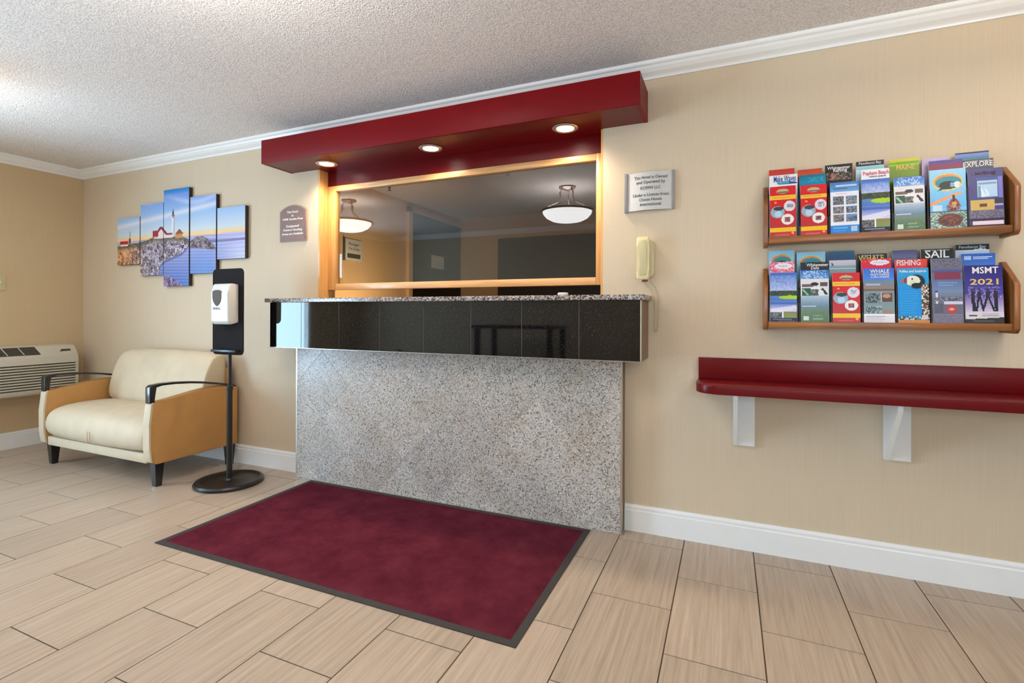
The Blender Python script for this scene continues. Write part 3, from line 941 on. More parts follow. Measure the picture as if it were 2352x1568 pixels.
# ================================================================== WALL ART, five canvases
def art_paint(x0, x1, z0, z1, w_, h_):
    """one canvas cut out of a shared coast picture; picture coordinates are metres on the wall"""
    p = Paint(w_, h_)
    X = x0 + (x1 - x0) * p.x; Z = z1 - (z1 - z0) * p.y
    a = p.a
    def mix(c0, c1, t):
        t = np.clip(t, 0, 1)[..., None]; return np.array(c0) / 255 * (1 - t) + np.array(c1) / 255 * t
    hor = 1.708
    t = (Z - hor) / 0.40
    sky = np.where((t < 0.12)[..., None], mix((250, 196, 120), (206, 214, 216), t / 0.12), np.where((t < 0.5)[..., None], mix((206, 214, 220), (150, 186, 228), (t - 0.12) / 0.38), np.where((t < 0.85)[..., None], mix((150, 186, 228), (118, 152, 220), (t - 0.5) / 0.35), mix((118, 152, 220), (0, 118, 190), (t - 0.85) / 0.12))))
    n1 = np.sin(X * 9 + Z * 31 + 2 * np.sin(X * 5)) * 0.5 + 0.5
    cl = np.exp(-((Z - (1.86 + 0.16 * (X + 4.0) * 0.55)) / 0.022) ** 2) * 0.8 + np.exp(-((Z - 2.0 - 0.03 * np.sin(X * 8)) / 0.02) ** 2) * 0.5 * n1
    sky = sky * (1 - cl[..., None]) + np.array([232, 222, 232]) / 255 * cl[..., None]
    tt = (hor - Z) / 0.36
    sea = mix((176, 172, 212), (92, 116, 182), tt) + 0.05 * np.sin(Z * 260 + X * 9)[..., None]
    rightness = np.clip((X + 3.15) / 0.3, 0, 1)[..., None]
    sea = sea * (1 - rightness) + (mix((176, 176, 222), (206, 208, 222), tt * 1.3) + 0.03 * np.sin(Z * 200)[..., None]) * rightness
    mid = np.exp(-((X + 3.25) / 0.15) ** 2)[..., None] * np.clip(tt, 0, 1)[..., None]
    sea = sea * (1 - 0.6 * mid) + np.array([104, 156, 214]) / 255 * 0.6 * mid
    a[:] = np.where((Z > hor)[..., None], sky, sea)
    # headland: upper edge and waterline
    topz = np.interp(X, [-4.34, -4.05, -3.95, -3.85, -3.6, -3.5, -3.43, -3.40], [1.672, 1.69, 1.70, 1.725, 1.715, 1.71, 1.69, 1.665])
    low = np.interp(X, [-4.34, -3.86, -3.80, -3.76, -3.70, -3.60, -3.50, -3.44, -3.40], [1.2, 1.2, 1.40, 1.50, 1.53, 1.555, 1.58, 1.62, 1.665])
    land = (Z < topz) & (Z > low)
    gh, gw = max(2, h_ // 2), max(2, w_ // 2)
    nz = rng.random((gh + 1, gw + 1)).repeat(2, 0).repeat(2, 1)[:h_, :w_]
    bh, bw = max(2, h_ // 6), max(2, w_ // 6)
    big = rng.random((bh + 2, bw + 2)).repeat(6, 0).repeat(6, 1)[:h_, :w_]
    nz = 0.45 * nz + 0.2 * rng.random((h_, w_)) + 0.35 * big
    warm = np.clip((-3.95 - X) / 0.25, 0, 1)[..., None]
    rock = np.where((nz < 0.33)[..., None], np.array([66, 52, 62]) / 255, np.where((nz < 0.6)[..., None], np.array([142, 128, 140]) / 255, np.array([206, 194, 206]) / 255))
    rockw = np.where((nz < 0.33)[..., None], np.array([84, 54, 40]) / 255, np.where((nz < 0.6)[..., None], np.array([188, 128, 84]) / 255, np.array([230, 176, 132]) / 255))
    rk = rock * (1 - warm) + rockw * warm
    grass = np.clip((Z - (topz - 0.05)) / 0.03, 0, 1)[..., None]
    rk = rk * (1 - 0.75 * grass) + np.array([92, 84, 56]) / 255 * 0.75 * grass
    a[land] = rk[land]
    fo = (Z > low - 0.02) & (Z <= low) & (X > -3.85)
    a[fo] = a[fo] * 0.6 + np.array([54, 44, 70]) / 255 * 0.4
    # islet on the right
    isl = (Z < 1.700 - 3.0 * (X + 3.29) ** 2) & (Z > 1.606 - 0.10 * (X + 3.29)) & (abs(X + 3.26) < 0.16)
    a[isl] = (rock * np.array([0.78, 0.74, 0.72]))[isl]
    # foreground rocks at the foot of the tall canvas
    fr = (Z < 1.415 - 0.45 * np.abs(X + 3.68)) & (X > -3.73) & (X < -3.50)
    a[fr] = (rock * np.array([0.85, 0.78, 0.95]))[fr]
    def box(xa, xb, za, zb, c, k=1.0):
        m = (X > xa) & (X < xb) & (Z > za) & (Z < zb); a[m] = a[m] * (1 - k) + np.array(c) / 255 * k
    # light tower, keeper's house with red roofs
    wt = 0.021 - 0.02 * (Z - 1.715)
    m = (np.abs(X + 3.606) < wt) & (Z > 1.712) & (Z < 1.882); a[m] = np.array([226, 222, 226]) / 255
    m = (X + 3.606 > wt * 0.3) & (X + 3.606 < wt) & (Z > 1.712) & (Z < 1.882); a[m] = np.array([176, 172, 190]) / 255
    box(-3.628, -3.584, 1.880, 1.888, (50, 46, 54)); box(-3.617, -3.595, 1.888, 1.915, (40, 36, 44)); box(-3.611, -3.601, 1.915, 1.935, (70, 66, 76)); box(-3.617, -3.595, 1.868, 1.876, (60, 52, 60))
    box(-3.80, -3.61, 1.706, 1.735, (226, 206, 206))
    m = (np.abs(X + 3.755) < 0.075 - 1.1 * np.clip(Z - 1.735, 0, 1)) & (Z > 1.722) & (Z < 1.790); a[m] = np.array([232, 208, 208]) / 255
    m = (np.abs(np.abs(X + 3.755) - (0.078 - 1.15 * (Z - 1.732))) < 0.016) & (Z > 1.735) & (Z < 1.800); a[m] = np.array([128, 34, 44]) / 255
    box(-3.86, -3.79, 1.726, 1.775, (150, 44, 48)); box(-3.69, -3.615, 1.733, 1.748, (140, 44, 48)); box(-3.845, -3.80, 1.706, 1.728, (210, 188, 188))
    box(-3.578, -3.49, 1.700, 1.735, (196, 140, 84)); m = (np.abs(X + 3.53) < 0.05 - 1.2 * (Z - 1.733)) & (Z > 1.733) & (Z < 1.77); a[m] = np.array([140, 84, 50]) / 255
    box(-4.30, -4.19, 1.685, 1.712, (184, 32, 36)); box(-4.29, -4.19, 1.668, 1.685, (226, 220, 214)); box(-4.18, -4.15, 1.69, 1.73, (90, 70, 60)); box(-4.168, -4.156, 1.73, 1.79, (120, 110, 110), 0.6)
    return p.jitter(0.012)


art = thing('split_canvas_art', 'five-panel canvas print of a lighthouse on a rocky coast', 'wall art', (-3.56, 0, 1.7))
for (x0, x1, z0, z1) in ((-4.335, -4.032, 1.512, 1.905), (-4.022, -3.728, 1.413, 1.999), (-3.722, -3.415, 1.320, 2.092), (-3.400, -3.106, 1.413, 2.010), (-3.092, -2.794, 1.513, 1.899)):
    pw = 66; ph = int(pw * (z1 - z0) / (x1 - x0))
    printed_sheet('canvas_panel', art_paint(x0, x1, z0, z1, pw, ph), (x0, -0.030, z0), (x1 - x0, 0, 0), (0, 0, z1 - z0), art, M['canvas'], 0.0285, M['canvas_edge'])

# ================================================================== SIGNS
sg = thing('hotel_ownership_sign', 'pale grey bowed plaque with black ownership notice beside the window', 'sign', (0.095, 0, 1.735))
pts = []
XA, XB = -0.028, 0.200
N = 14
fr_ = [(XA + (XB - XA) * k / N, -0.008 - 0.022 * math.sin(PI * k / N)) for k in range(N + 1)]
bk_ = [(x, y + 0.005) for x, y in fr_][::-1]
B().prism(fr_ + bk_, 2, 1.640, 1.832).done('face_panel', M['sign_grey'], sg, True)
bx('side_rail', M['sign_edge'], (XA - 0.012, XA + 0.004, -0.016, -0.0005, 1.634, 1.836), sg, 0.002)
bx('side_rail', M['sign_edge'], (XB - 0.004, XB + 0.006, -0.016, -0.0005, 1.638, 1.834), sg, 0.002)
bx('back_plate', M['sign_edge'], (XA + 0.004, XB - 0.004, -0.006, -0.0005, 1.642, 1.830), sg)


def bowed(o):
    """bend lettering on to the bowed face"""
    off = world_loc(o.parent)
    for v in o.data.vertices:
        x = v.co.x
        k = (x - XA) / (XB - XA)
        v.co.y += -0.008 - 0.022 * math.sin(PI * min(max(k, 0), 1)) - 0.0008


for s_, z_, w_ in (('This Hotel is Owned', 1.804, 0.162), ('and Operated by', 1.780, 0.140), ('KCSMW LLC', 1.750, 0.098), ('Under a License from', 1.716, 0.174), ('Choice Hotels', 1.692, 0.110), ('International', 1.668, 0.102)):
    bowed(text(s_, 0.022, M['ink'], sg, (0.092, 0, z_), width=w_))

s2 = thing('smoke_free_sign', 'brown arched smoke-free plaque on the wall left of the window', 'sign', (-2.346, 0, 1.74))
XA2, XB2, ZB2, ZS2, ZT2 = -2.474, -2.224, 1.612, 1.826, 1.868
def arch(i):
    p = [(XA2 + i, ZB2 + i), (XB2 - i, ZB2 + i), (XB2 - i, ZS2 - i)]
    for k in range(1, 12):
        t = k / 12; x = XB2 - i - (XB2 - XA2 - 2 * i) * t
        p.append((x, ZS2 - i + (ZT2 - ZS2) * math.sin(PI * t) ** 0.8))
    p.append((XA2 + i, ZS2 - i)); return p
B().prism(arch(0), 1, -0.008, -0.0005, 0.0015, 1).done('rim', M['sign_rim'], s2, True)
B().prism(arch(0.009), 1, -0.011, -0.0078, 0.001, 1).done('face_panel', M['sign_brown'], s2, True)
for s_, z_, w_ in (('This Hotel', 1.818, 0.105), ('is', 1.793, 0.018), ('100% Smoke Free', 1.768, 0.188), ('Designated', 1.719, 0.120), ('Outdoor Smoking', 1.693, 0.178), ('Areas are Available', 1.665, 0.200)):
    text(s_, 0.021, M['ink_white'], s2, (-2.349, -0.0116, z_), width=w_, bold=0.0006)

s3 = thing('manager_sign', 'small cream wall sign with dark name bar seen through the glass', 'sign', (OFX0, 0.68, 1.64))
bx('back_plate', M['sign_grey'], (OFX0 + 0.0005, OFX0 + 0.010, 0.575, 0.790, 1.548, 1.722), s3, 0.002)
bx('side_rail', M['ink'], (OFX0 + 0.0005, OFX0 + 0.016, 0.566, 0.580, 1.540, 1.730), s3)
bx('name_bar', M['ink'], (OFX0 + 0.010, OFX0 + 0.012, 0.61, 0.765, 1.566, 1.602), s3)
for s_, z_ in (('Manager', 1.682), ('On Duty', 1.644)):
    text(s_, 0.034, M['ink'], s3, (OFX0 + 0.0108, 0.688, z_), width=0.13, rot=(PI / 2, 0, PI / 2))
o = bx('paper_notice', M['paper'], (OFX0 + 0.0255, OFX0 + 0.0275, 1.85, 2.10, 1.585, 1.722))
tag(o, 'white paper notice on the dark slab of the office doorway', 'notice')

# ================================================================== WALL PHONE
ph = thing('wall_phone', 'ivory wall telephone with coiled cord hanging right of the counter', 'telephone', (0.06, 0, 1.3))
B().prism(rrect(0.034, 0.112, 1.296, 1.486, 0.022), 1, -0.026, -0.0005, 0.008, 3).done('cradle', M['ivory_dull'], ph, True)
hs = B()
hs.prism([(-0.030, 1.285), (-0.052, 1.283), (-0.062, 1.292), (-0.064, 1.330), (-0.060, 1.395), (-0.064, 1.455), (-0.062, 1.492), (-0.052, 1.503), (-0.030, 1.501), (-0.027, 1.46), (-0.036, 1.44), (-0.038, 1.395), (-0.036, 1.35), (-0.027, 1.33)], 0, 0.030, 0.092, 0.010, 3)
hand = hs.done('handset', M['ivory'], ph, True)
B().prism(rrect(0.046, 0.080, 1.305, 1.482, 0.012), 1, -0.0665, -0.060, 0.003, 2).done('handset_inlay', M['ivory_dull'], hand, True)
cpts = []
cent = [(0.066, -0.045, 1.283), (0.078, -0.045, 1.26), (0.100, -0.04, 1.235), (0.113, -0.03, 1.19), (0.117, -0.025, 1.12), (0.114, -0.022, 1.05), (0.122, -0.020, 1.022), (0.131, -0.020, 1.05), (0.131, -0.018, 1.13), (0.128, -0.014, 1.22), (0.10, -0.010, 1.27), (0.082, -0.012, 1.298)]
cent = [Vector(c) for c in cent]
segs = 46
turn = 0
for i in range(len(cent) - 1):
    for k in range(segs):
        t = k / segs
        p0, p1 = cent[i], cent[i + 1]
        pm, pn = cent[max(i - 1, 0)], cent[min(i + 2, len(cent) - 1)]
        c = 0.5 * ((2 * p0) + (p1 - pm) * t + (2 * pm - 5 * p0 + 4 * p1 - pn) * t * t + (3 * p0 - pm - 3 * p1 + pn) * t ** 3)
        L = (p1 - p0).length
        turn += L / segs / 0.0062 * 2 * PI
        d_ = (p1 - p0).normalized(); s_ = d_.cross(Vector((0, 1, 0))).normalized(); q_ = d_.cross(s_)
        cpts.append(c + s_ * 0.0036 * math.cos(turn) + q_ * 0.0036 * math.sin(turn))
B().tube(cpts, 0.0011, 5).done('coiled_cord', M['ivory_dull'], ph, True)
B().box(0.056, 0.084, -0.055, -0.04, 1.276, 1.285, 0.002).done('cord_plug', plain('dark_red_plug', rgb(96, 30, 24), 0.5), ph, True)

# ================================================================== BROCHURE RACKS
def rack(label, zb, zt_back, zt_front, divs):
    """open oak rack: bottom shelf, two end panels cut on a slope, dark back and dividers"""
    r = thing('brochure_rack', label, 'brochure rack', (1.04, 0, zb), 'brochure racks on the wall')
    XA_, XB_ = 0.603, 1.470
    for x in (XA_, XB_ - 0.018):
        pr = [(-0.0005, zb - 0.012), (-0.108, zb - 0.012), (-0.122, zb + 0.004), (-0.122, zt_front), (-0.112, zt_front + 0.012), (-0.014, zt_back), (-0.0005, zt_back)]
        if x == XA_: pr = [(p[0] * (0.62 if p[0] < -0.05 else 1), min(p[1], zt_front + 0.115)) for p in pr]
        B().prism(pr, 0, x, x + 0.018, 0.002, 1).done('end_panel', M['oak'], r, True)
    bx('bottom_shelf', M['oak_x'], (XA_ + 0.018, XB_ - 0.018, -0.100, -0.0005, zb, zb + 0.025), r)
    bx('front_rail', M['oak_x'], (XA_ + 0.018, XB_ - 0.018, -0.112, -0.100, zb - 0.002, zb + 0.026), r, 0.002)
    bx('back_panel', M['divider'], (XA_ + 0.018, XB_ - 0.018, -0.010, -0.0005, zb + 0.025, zt_back - 0.03), r)
    for x in divs:
        x_ = x
        B().prism([(-0.070, zb + 0.0252), (-0.099, zb + 0.0252), (-0.088, zb + 0.185), (-0.070, zb + 0.21)], 0, x_ - 0.0015, x_ + 0.0015).done('divider', M['divider'], r)
    return r


rack('oak brochure rack, upper of the two on the right wall', 1.434, 1.705, 1.606, (0.7378, 0.853, 0.9675, 1.0775, 1.1955, 1.3225))
rack('oak brochure rack, lower of the two on the right wall', 1.056, 1.327, 1.230, (0.741, 0.8615, 0.974, 1.0925, 1.2065, 1.3123))

DK = (30, 26, 34)


def P_lobster(p):
    p.rect(0, 0, 1, 1, (206, 24, 28)); p.grad(0.45, 0.85, (206, 30, 34), (176, 44, 52))
    p.ell(0.5, 0.10, 0.24, 0.05, (190, 168, 130)); p.rect(0.30, 0.105, 0.74, 0.135, (120, 96, 84))
    p.rect(0, 0.185, 1, 0.265, (236, 186, 54)); p.rect(0.1, 0.215, 0.8, 0.235, (206, 140, 40), 0.6)
    p.ell(0.22, 0.32, 0.05, 0.02, (255, 150, 60)); p.ell(0.76, 0.40, 0.22, 0.105, (222, 216, 226)); p.noise(0.66, 0.35, 0.9, 0.44, [(222, 216, 226), (170, 160, 190), (120, 140, 130)], 2)
    p.ell(0.30, 0.51, 0.27, 0.12, (150, 172, 190)); p.ell(0.34, 0.44, 0.2, 0.04, (60, 54, 60)); p.ell(0.32, 0.55, 0.14, 0.06, (178, 210, 230))
    p.ell(0.68, 0.66, 0.24, 0.105, (240, 232, 226)); p.noise(0.56, 0.62, 0.78, 0.71, [(120, 140, 150), (60, 80, 96), (200, 60, 60)], 2)
    p.rect(0, 0.82, 1, 0.905, (240, 190, 24)); p.rect(0, 0.905, 1, 1, (190, 50, 56)); p.ell(0.88, 0.93, 0.06, 0.025, (255, 150, 90)); p.rect(0.2, 0.95, 0.75, 0.975, (214, 110, 110), 0.7)


def P_photos(p):
    p.rect(0, 0, 1, 1, (236, 232, 240)); p.grad(0, 0.19, (58, 112, 178), (104, 160, 214)); p.rect(0.18, 0.06, 0.92, 0.085, (214, 226, 240), 0.8); p.rect(0.1, 0.11, 0.6, 0.14, (60, 96, 140), 0.6)
    p.rect(0.2, 0.215, 0.6, 0.23, (214, 120, 140), 0.5)
    for i, y in enumerate((0.27, 0.47, 0.63)):
        h = 0.165 if i == 0 else 0.135
        for j, x in enumerate((0.10, 0.55)):
            p.rect(x, y, x + 0.37, y + h, ((84, 84, 94), (120, 130, 140), (110, 104, 112), (86, 100, 110), (130, 104, 100), (60, 92, 150))[i * 2 + j])
            p.noise(x, y + 0.01, x + 0.37, y + h, [(50, 52, 58), (150, 150, 150), (100, 110, 96), (180, 170, 166), (80, 104, 140)], 2, 0.6)
            if j: p.rect(x, y, x + 0.37, y + 0.03, (96, 150, 200), 0.8)
    p.rect(0, 0.83, 1, 1, (42, 128, 206)); p.rect(0.1, 0.87, 0.6, 0.9, (140, 190, 230), 0.6); p.rect(0.1, 0.93, 0.55, 0.95, (140, 190, 230), 0.6); p.rect(0.72, 0.86, 0.93, 0.96, (176, 196, 220))


def P_lake(p, head=False):
    y0 = 0.16 if head else 0.0
    if head: p.rect(0, 0, 1, y0, (240, 236, 240))
    p.grad(y0, 0.40, (46, 96, 186), (206, 206, 236)); p.noise(0.05, y0 + 0.06, 0.95, 0.38, [(120, 150, 214), (200, 204, 236), (160, 180, 224)], 3, 0.35)
    p.grad(0.38, 0.47, (40, 66, 30), (60, 50, 40)); p.noise(0, 0.37, 1, 0.47, [(34, 50, 26), (70, 96, 40), (56, 44, 40)], 2, 0.8)
    p.grad(0.47, 0.64, (84, 130, 186), (66, 96, 180)); p.ell(0.75, 0.505, 0.42, 0.04, (164, 200, 30)); p.rect(0, 0.58, 1, 0.6, (110, 140, 210), 0.6)
    p.grad(0.64, 0.80, (110, 130, 200), (226, 220, 236)); p.poly([(0, 0.74), (1, 0.66), (1, 0.74), (0.5, 0.79), (0, 0.8)], (232, 226, 240), 0.8)
    p.rect(0.0, 0.80, 0.46, 0.92, (84, 84, 92)); p.noise(0, 0.80, 0.46, 0.92, [(60, 60, 60), (140, 140, 140), (90, 104, 84)], 2, 0.7)
    p.grad(0.79, 0.92, (140, 120, 70), (120, 150, 84), 0.5, 1.0); p.rect(0, 0.92, 1, 1, (34, 30, 54)); p.rect(0.1, 0.94, 0.8, 0.955, (190, 186, 214), 0.7); p.rect(0.3, 0.975, 0.9, 0.985, (180, 180, 200), 0.5)


def P_planes(p):
    p.grad(0, 0.17, (34, 92, 176), (110, 160, 214)); p.noise(0.1, 0.01, 0.9, 0.16, [(40, 110, 196), (190, 212, 236), (90, 140, 206), (220, 226, 236)], 2, 0.7)
    p.rect(0, 0.17, 1, 0.50, (226, 220, 222)); p.rect(0.04, 0.27, 0.46, 0.33, (104, 86, 78)); p.ell(0.5, 0.27, 0.14, 0.035, (30, 30, 36)); p.rect(0.68, 0.24, 0.95, 0.31, (90, 76, 66)); p.rect(0.36, 0.34, 0.7, 0.36, (240, 236, 236))
    p.rect(0.04, 0.35, 0.35, 0.49, (40, 80, 56)); p.poly([(0.1, 0.36), (0.3, 0.48), (0.24, 0.49), (0.05, 0.38)], (150, 190, 160)); p.noise(0.36, 0.37, 0.64, 0.49, [(90, 100, 90), (60, 64, 70), (130, 140, 130)], 2)
    p.poly([(0.78, 0.34), (0.98, 0.47), (0.88, 0.48), (0.72, 0.38)], (30, 30, 34)); p.ell(0.72, 0.44, 0.1, 0.05, (230, 226, 222))
    p.grad(0.50, 0.72, (176, 190, 206), (92, 124, 150)); p.rect(0.05, 0.685, 0.55, 0.705, (206, 214, 226), 0.8)
    p.grad(0.72, 1, (112, 130, 120), (76, 110, 72)); p.noise(0, 0.80, 1, 1, [(80, 110, 70), (110, 130, 84), (96, 120, 100)], 2, 0.5)
    p.rect(0.10, 0.885, 0.28, 0.965, (206, 220, 206)); p.rect(0.42, 0.86, 0.75, 0.89, (150, 180, 110), 0.6); p.rect(0.42, 0.92, 0.78, 0.95, (176, 200, 190), 0.5)


def P_puffin_tall(p):
    p.grad(0, 0.7, (150, 204, 232), (96, 172, 222)); p.ell(0.5, 0.22, 0.42, 0.15, (206, 196, 96)); p.ell(0.5, 0.21, 0.38, 0.125, (222, 130, 70)); p.ell(0.52, 0.23, 0.36, 0.11, (34, 130, 140))
    p.ell(0.5, 0.27, 0.24, 0.07, (20, 18, 24)); p.poly([(0.22, 0.36), (0.45, 0.25), (0.55, 0.32)], (18, 16, 22)); p.ell(0.76, 0.27, 0.1, 0.05, (230, 224, 220)); p.ell(0.62, 0.27, 0.06, 0.04, (110, 160, 200)); p.poly([(0.8, 0.25), (0.97, 0.28), (0.8, 0.31)], (226, 190, 120))
    p.poly([(0, 0.56), (0.75, 0.40), (0.98, 0.40), (0.3, 0.55), (0, 0.62)], (232, 150, 92)); p.grad(0.66, 0.74, (120, 190, 232), (84, 160, 220))
    p.ell(0.66, 0.62, 0.15, 0.12, (150, 44, 36)); p.ell(0.67, 0.6, 0.07, 0.06, (206, 150, 60)); p.rect(0.62, 0.44, 0.7, 0.56, (54, 40, 40)); p.noise(0.45, 0.6, 0.85, 0.74, [(150, 50, 40), (60, 40, 40), (110, 150, 190), (190, 130, 70)], 2, 0.6)
    p.rect(0.08, 0.60, 0.34, 0.70, (190, 214, 230)); p.noise(0, 0.72, 1, 1, [(110, 150, 140), (150, 170, 160), (84, 110, 96), (180, 196, 186)], 2); p.ell(0.55, 0.86, 0.34, 0.11, (104, 56, 44)); p.noise(0.3, 0.78, 0.8, 0.95, [(110, 50, 40), (140, 80, 60), (60, 50, 44)], 2, 0.7); p.rect(0, 0.70, 1, 0.725, (50, 66, 76), 0.6)


def P_sailpurple(p):
    p.rect(0, 0, 1, 1, (62, 56, 116)); p.noise(0.1, 0.03, 0.85, 0.12, [(72, 56, 120), (46, 40, 84)], 2, 0.7); p.grad(0.15, 0.22, (44, 80, 140), (70, 70, 136), 0.25, 0.9); p.rect(0.85, 0.15, 0.97, 0.52, (128, 128, 206), 0.8)
    p.rect(0.26, 0.21, 0.84, 0.50, (172, 200, 226)); p.rect(0.28, 0.24, 0.82, 0.27, (84, 104, 130), 0.6); p.poly([(0.38, 0.49), (0.36, 0.3), (0.5, 0.48)], (222, 230, 240)); p.poly([(0.52, 0.49), (0.46, 0.3), (0.62, 0.46)], (210, 224, 238)); p.rect(0.28, 0.3, 0.36, 0.49, (96, 140, 150))
    p.rect(0.04, 0.54, 0.74, 0.71, (196, 164, 86)); p.rect(0.3, 0.60, 0.52, 0.66, (90, 46, 40)); p.rect(0.74, 0.52, 0.98, 0.62, (40, 34, 60)); p.rect(0.74, 0.62, 0.98, 0.65, (170, 160, 200))
    p.rect(0, 0.71, 1, 0.88, (98, 90, 112)); p.noise(0.05, 0.73, 0.95, 0.86, [(98, 90, 112), (130, 126, 146), (84, 76, 100)], 2, 0.6); p.rect(0, 0.86, 1, 0.9, (44, 34, 60)); p.rect(0.1, 0.90, 0.98, 0.97, (228, 206, 220)); p.rect(0, 0.97, 1, 1, (40, 30, 50))


def P_seawhale(p):
    p.grad(0, 0.23, (44, 100, 196), (70, 130, 214)); p.grad(0.23, 0.42, (110, 130, 150), (150, 120, 100)); p.rect(0.08, 0.28, 0.55, 0.31, (190, 196, 210), 0.7); p.rect(0, 0.38, 1, 0.43, (96, 76, 66), 0.7)
    p.grad(0.43, 0.84, (120, 140, 146), (130, 150, 146)); p.ell(0.3, 0.55, 0.24, 0.09, (46, 56, 64)); p.noise(0.06, 0.47, 0.55, 0.64, [(46, 56, 62), (96, 110, 116), (150, 160, 160)], 2, 0.7); p.rect(0.58, 0.46, 0.92, 0.62, (90, 58, 50)); p.ell(0.75, 0.51, 0.13, 0.04, (190, 140, 110)); p.rect(0.57, 0.44, 0.595, 0.62, (196, 196, 196)); p.ell(0.3, 0.76, 0.24, 0.06, (60, 72, 84)); p.noise(0.1, 0.7, 0.6, 0.83, [(60, 70, 80), (150, 160, 170), (196, 200, 206)], 2, 0.6); p.rect(0.6, 0.76, 0.95, 0.84, (150, 130, 120))
    p.rect(0, 0.86, 1, 1, (228, 222, 228)); p.lines(0.06, 0.88, 0.7, 0.99, 4, (150, 146, 160), 0.5)


def P_puffin_blue(p):
    p.grad(0, 0.4, (20, 150, 206), (22, 140, 206)); p.rect(0, 0.36, 1, 0.9, (16, 136, 210)); p.ell(0.62, 0.25, 0.26, 0.13, (24, 22, 30)); p.ell(0.5, 0.235, 0.23, 0.095, (232, 226, 212)); p.poly([(0.08, 0.26), (0.28, 0.16), (0.32, 0.27)], (196, 70, 60)); p.poly([(0.2, 0.21), (0.3, 0.16), (0.32, 0.27), (0.22, 0.27)], (120, 60, 70)); p.ell(0.48, 0.2, 0.03, 0.018, (30, 24, 24)); p.ell(0.5, 0.28, 0.12, 0.04, (206, 214, 150), 0.6); p.ell(0.66, 0.32, 0.22, 0.05, (18, 16, 26))
    p.noise(0.76, 0.30, 1, 0.94, [(70, 54, 46), (190, 180, 150), (60, 84, 50), (220, 214, 206), (130, 60, 50), (40, 36, 44)], 2); p.lines(0.08, 0.42, 0.7, 0.86, 10, (60, 170, 226), 0.7, 0.3)
    p.noise(0, 0.88, 0.75, 0.945, [(24, 40, 50), (60, 110, 120), (180, 190, 190)], 2); p.rect(0.76, 0.86, 0.95, 0.93, (206, 196, 196)); p.rect(0, 0.945, 1, 1, (206, 130, 62))


def P_greylight(p):
    p.rect(0, 0, 1, 1, (100, 98, 118)); p.noise(0.05, 0.02, 0.95, 0.14, [(96, 92, 110), (120, 116, 132), (84, 82, 96)], 2, 0.7); p.grad(0.16, 0.22, (96, 92, 140), (70, 66, 120)); p.rect(0.1, 0.22, 0.94, 0.33, (124, 44, 66)); p.grad(0.33, 0.5, (84, 104, 150), (110, 130, 170)); p.rect(0.2, 0.375, 0.8, 0.385, (150, 170, 206)); p.rect(0.22, 0.41, 0.7, 0.42, (150, 170, 206)); p.grad(0.5, 0.62, (120, 134, 164), (104, 108, 128))
    p.rect(0.12, 0.53, 0.18, 0.72, (214, 210, 214)); p.rect(0.105, 0.50, 0.195, 0.53, (60, 56, 66)); p.noise(0.05, 0.60, 0.95, 0.66, [(70, 70, 84), (130, 134, 150)], 2, 0.8); p.rect(0.38, 0.66, 0.98, 0.71, (206, 204, 220)); p.rect(0.08, 0.7, 0.36, 0.85, (84, 84, 100)); p.ell(0.62, 0.785, 0.17, 0.07, (176, 60, 62)); p.ell(0.62, 0.785, 0.09, 0.02, (226, 150, 130)); p.rect(0.05, 0.86, 0.95, 0.87, (140, 138, 160)); p.noise(0.05, 0.88, 0.95, 0.99, [(110, 108, 128), (134, 130, 150), (140, 110, 130)], 2, 0.6)


def P_show(p):
    p.grad(0, 0.5, (34, 26, 108), (66, 56, 142)); p.grad(0.5, 0.80, (110, 90, 160), (206, 190, 214)); p.noise(0.1, 0.36, 0.95, 0.55, [(70, 60, 150), (110, 100, 180), (190, 180, 220), (50, 40, 120)], 2, 0.5)
    for i, (x, l) in enumerate(((0.22, 0.05), (0.38, -0.02), (0.60, -0.08), (0.80, 0.06))):
        p.ell(x, 0.41, 0.035, 0.02, (60, 44, 60)); p.poly([(x - 0.06, 0.44), (x + 0.06, 0.44), (x + 0.05, 0.56), (x - 0.05, 0.56)], (36, 30, 50)); p.poly([(x - 0.05, 0.55), (x + 0.01, 0.55), (x - 0.03 + l, 0.79), (x - 0.08 + l, 0.79)], (22, 18, 34)); p.poly([(x, 0.55), (x + 0.05, 0.55), (x + 0.11 - l, 0.79), (x + 0.05 - l, 0.79)], (22, 18, 34)); p.poly([(x - 0.06, 0.44), (x - 0.12, 0.50), (x - 0.1, 0.52), (x - 0.04, 0.47)], (150, 130, 170))
    p.rect(0, 0.80, 1, 0.92, (214, 206, 210)); p.rect(0.1, 0.855, 0.32, 0.875, (70, 60, 80)); p.lines(0.42, 0.83, 0.95, 0.89, 3, (120, 112, 126), 0.5); p.poly([(0, 0.93), (1, 0.89), (1, 1), (0, 1)], (44, 40, 42)); p.rect(0.2, 0.95, 0.75, 0.96, (140, 136, 140), 0.6)


def simple(bands, nz=None):
    def f(p):
        for (a, b_, c0, c1) in bands: p.grad(a, b_, c0, c1)
        if nz: p.noise(*nz)
    return f


def P_puffin_top(p):
    P_puffin_tall(p)


def P_pinkoval(p):
    p.rect(0, 0, 1, 1, (226, 140, 160)); p.noise(0, 0, 1, 0.2, [(226, 120, 140), (240, 200, 210), (200, 60, 84)], 2, 0.7); p.ell(0.55, 0.085, 0.36, 0.06, (240, 226, 232)); p.ell(0.55, 0.085, 0.2, 0.025, (206, 196, 200))


def P_redoval(p):
    p.rect(0, 0, 1, 1, (206, 20, 54)); p.noise(0, 0, 1, 0.06, [(206, 30, 40), (230, 90, 60), (180, 20, 50)], 2); p.ell(0.62, 0.07, 0.33, 0.05, (232, 220, 232)); p.noise(0.4, 0.05, 0.85, 0.085, [(180, 190, 190), (232, 220, 232), (200, 170, 200)], 2, 0.6)


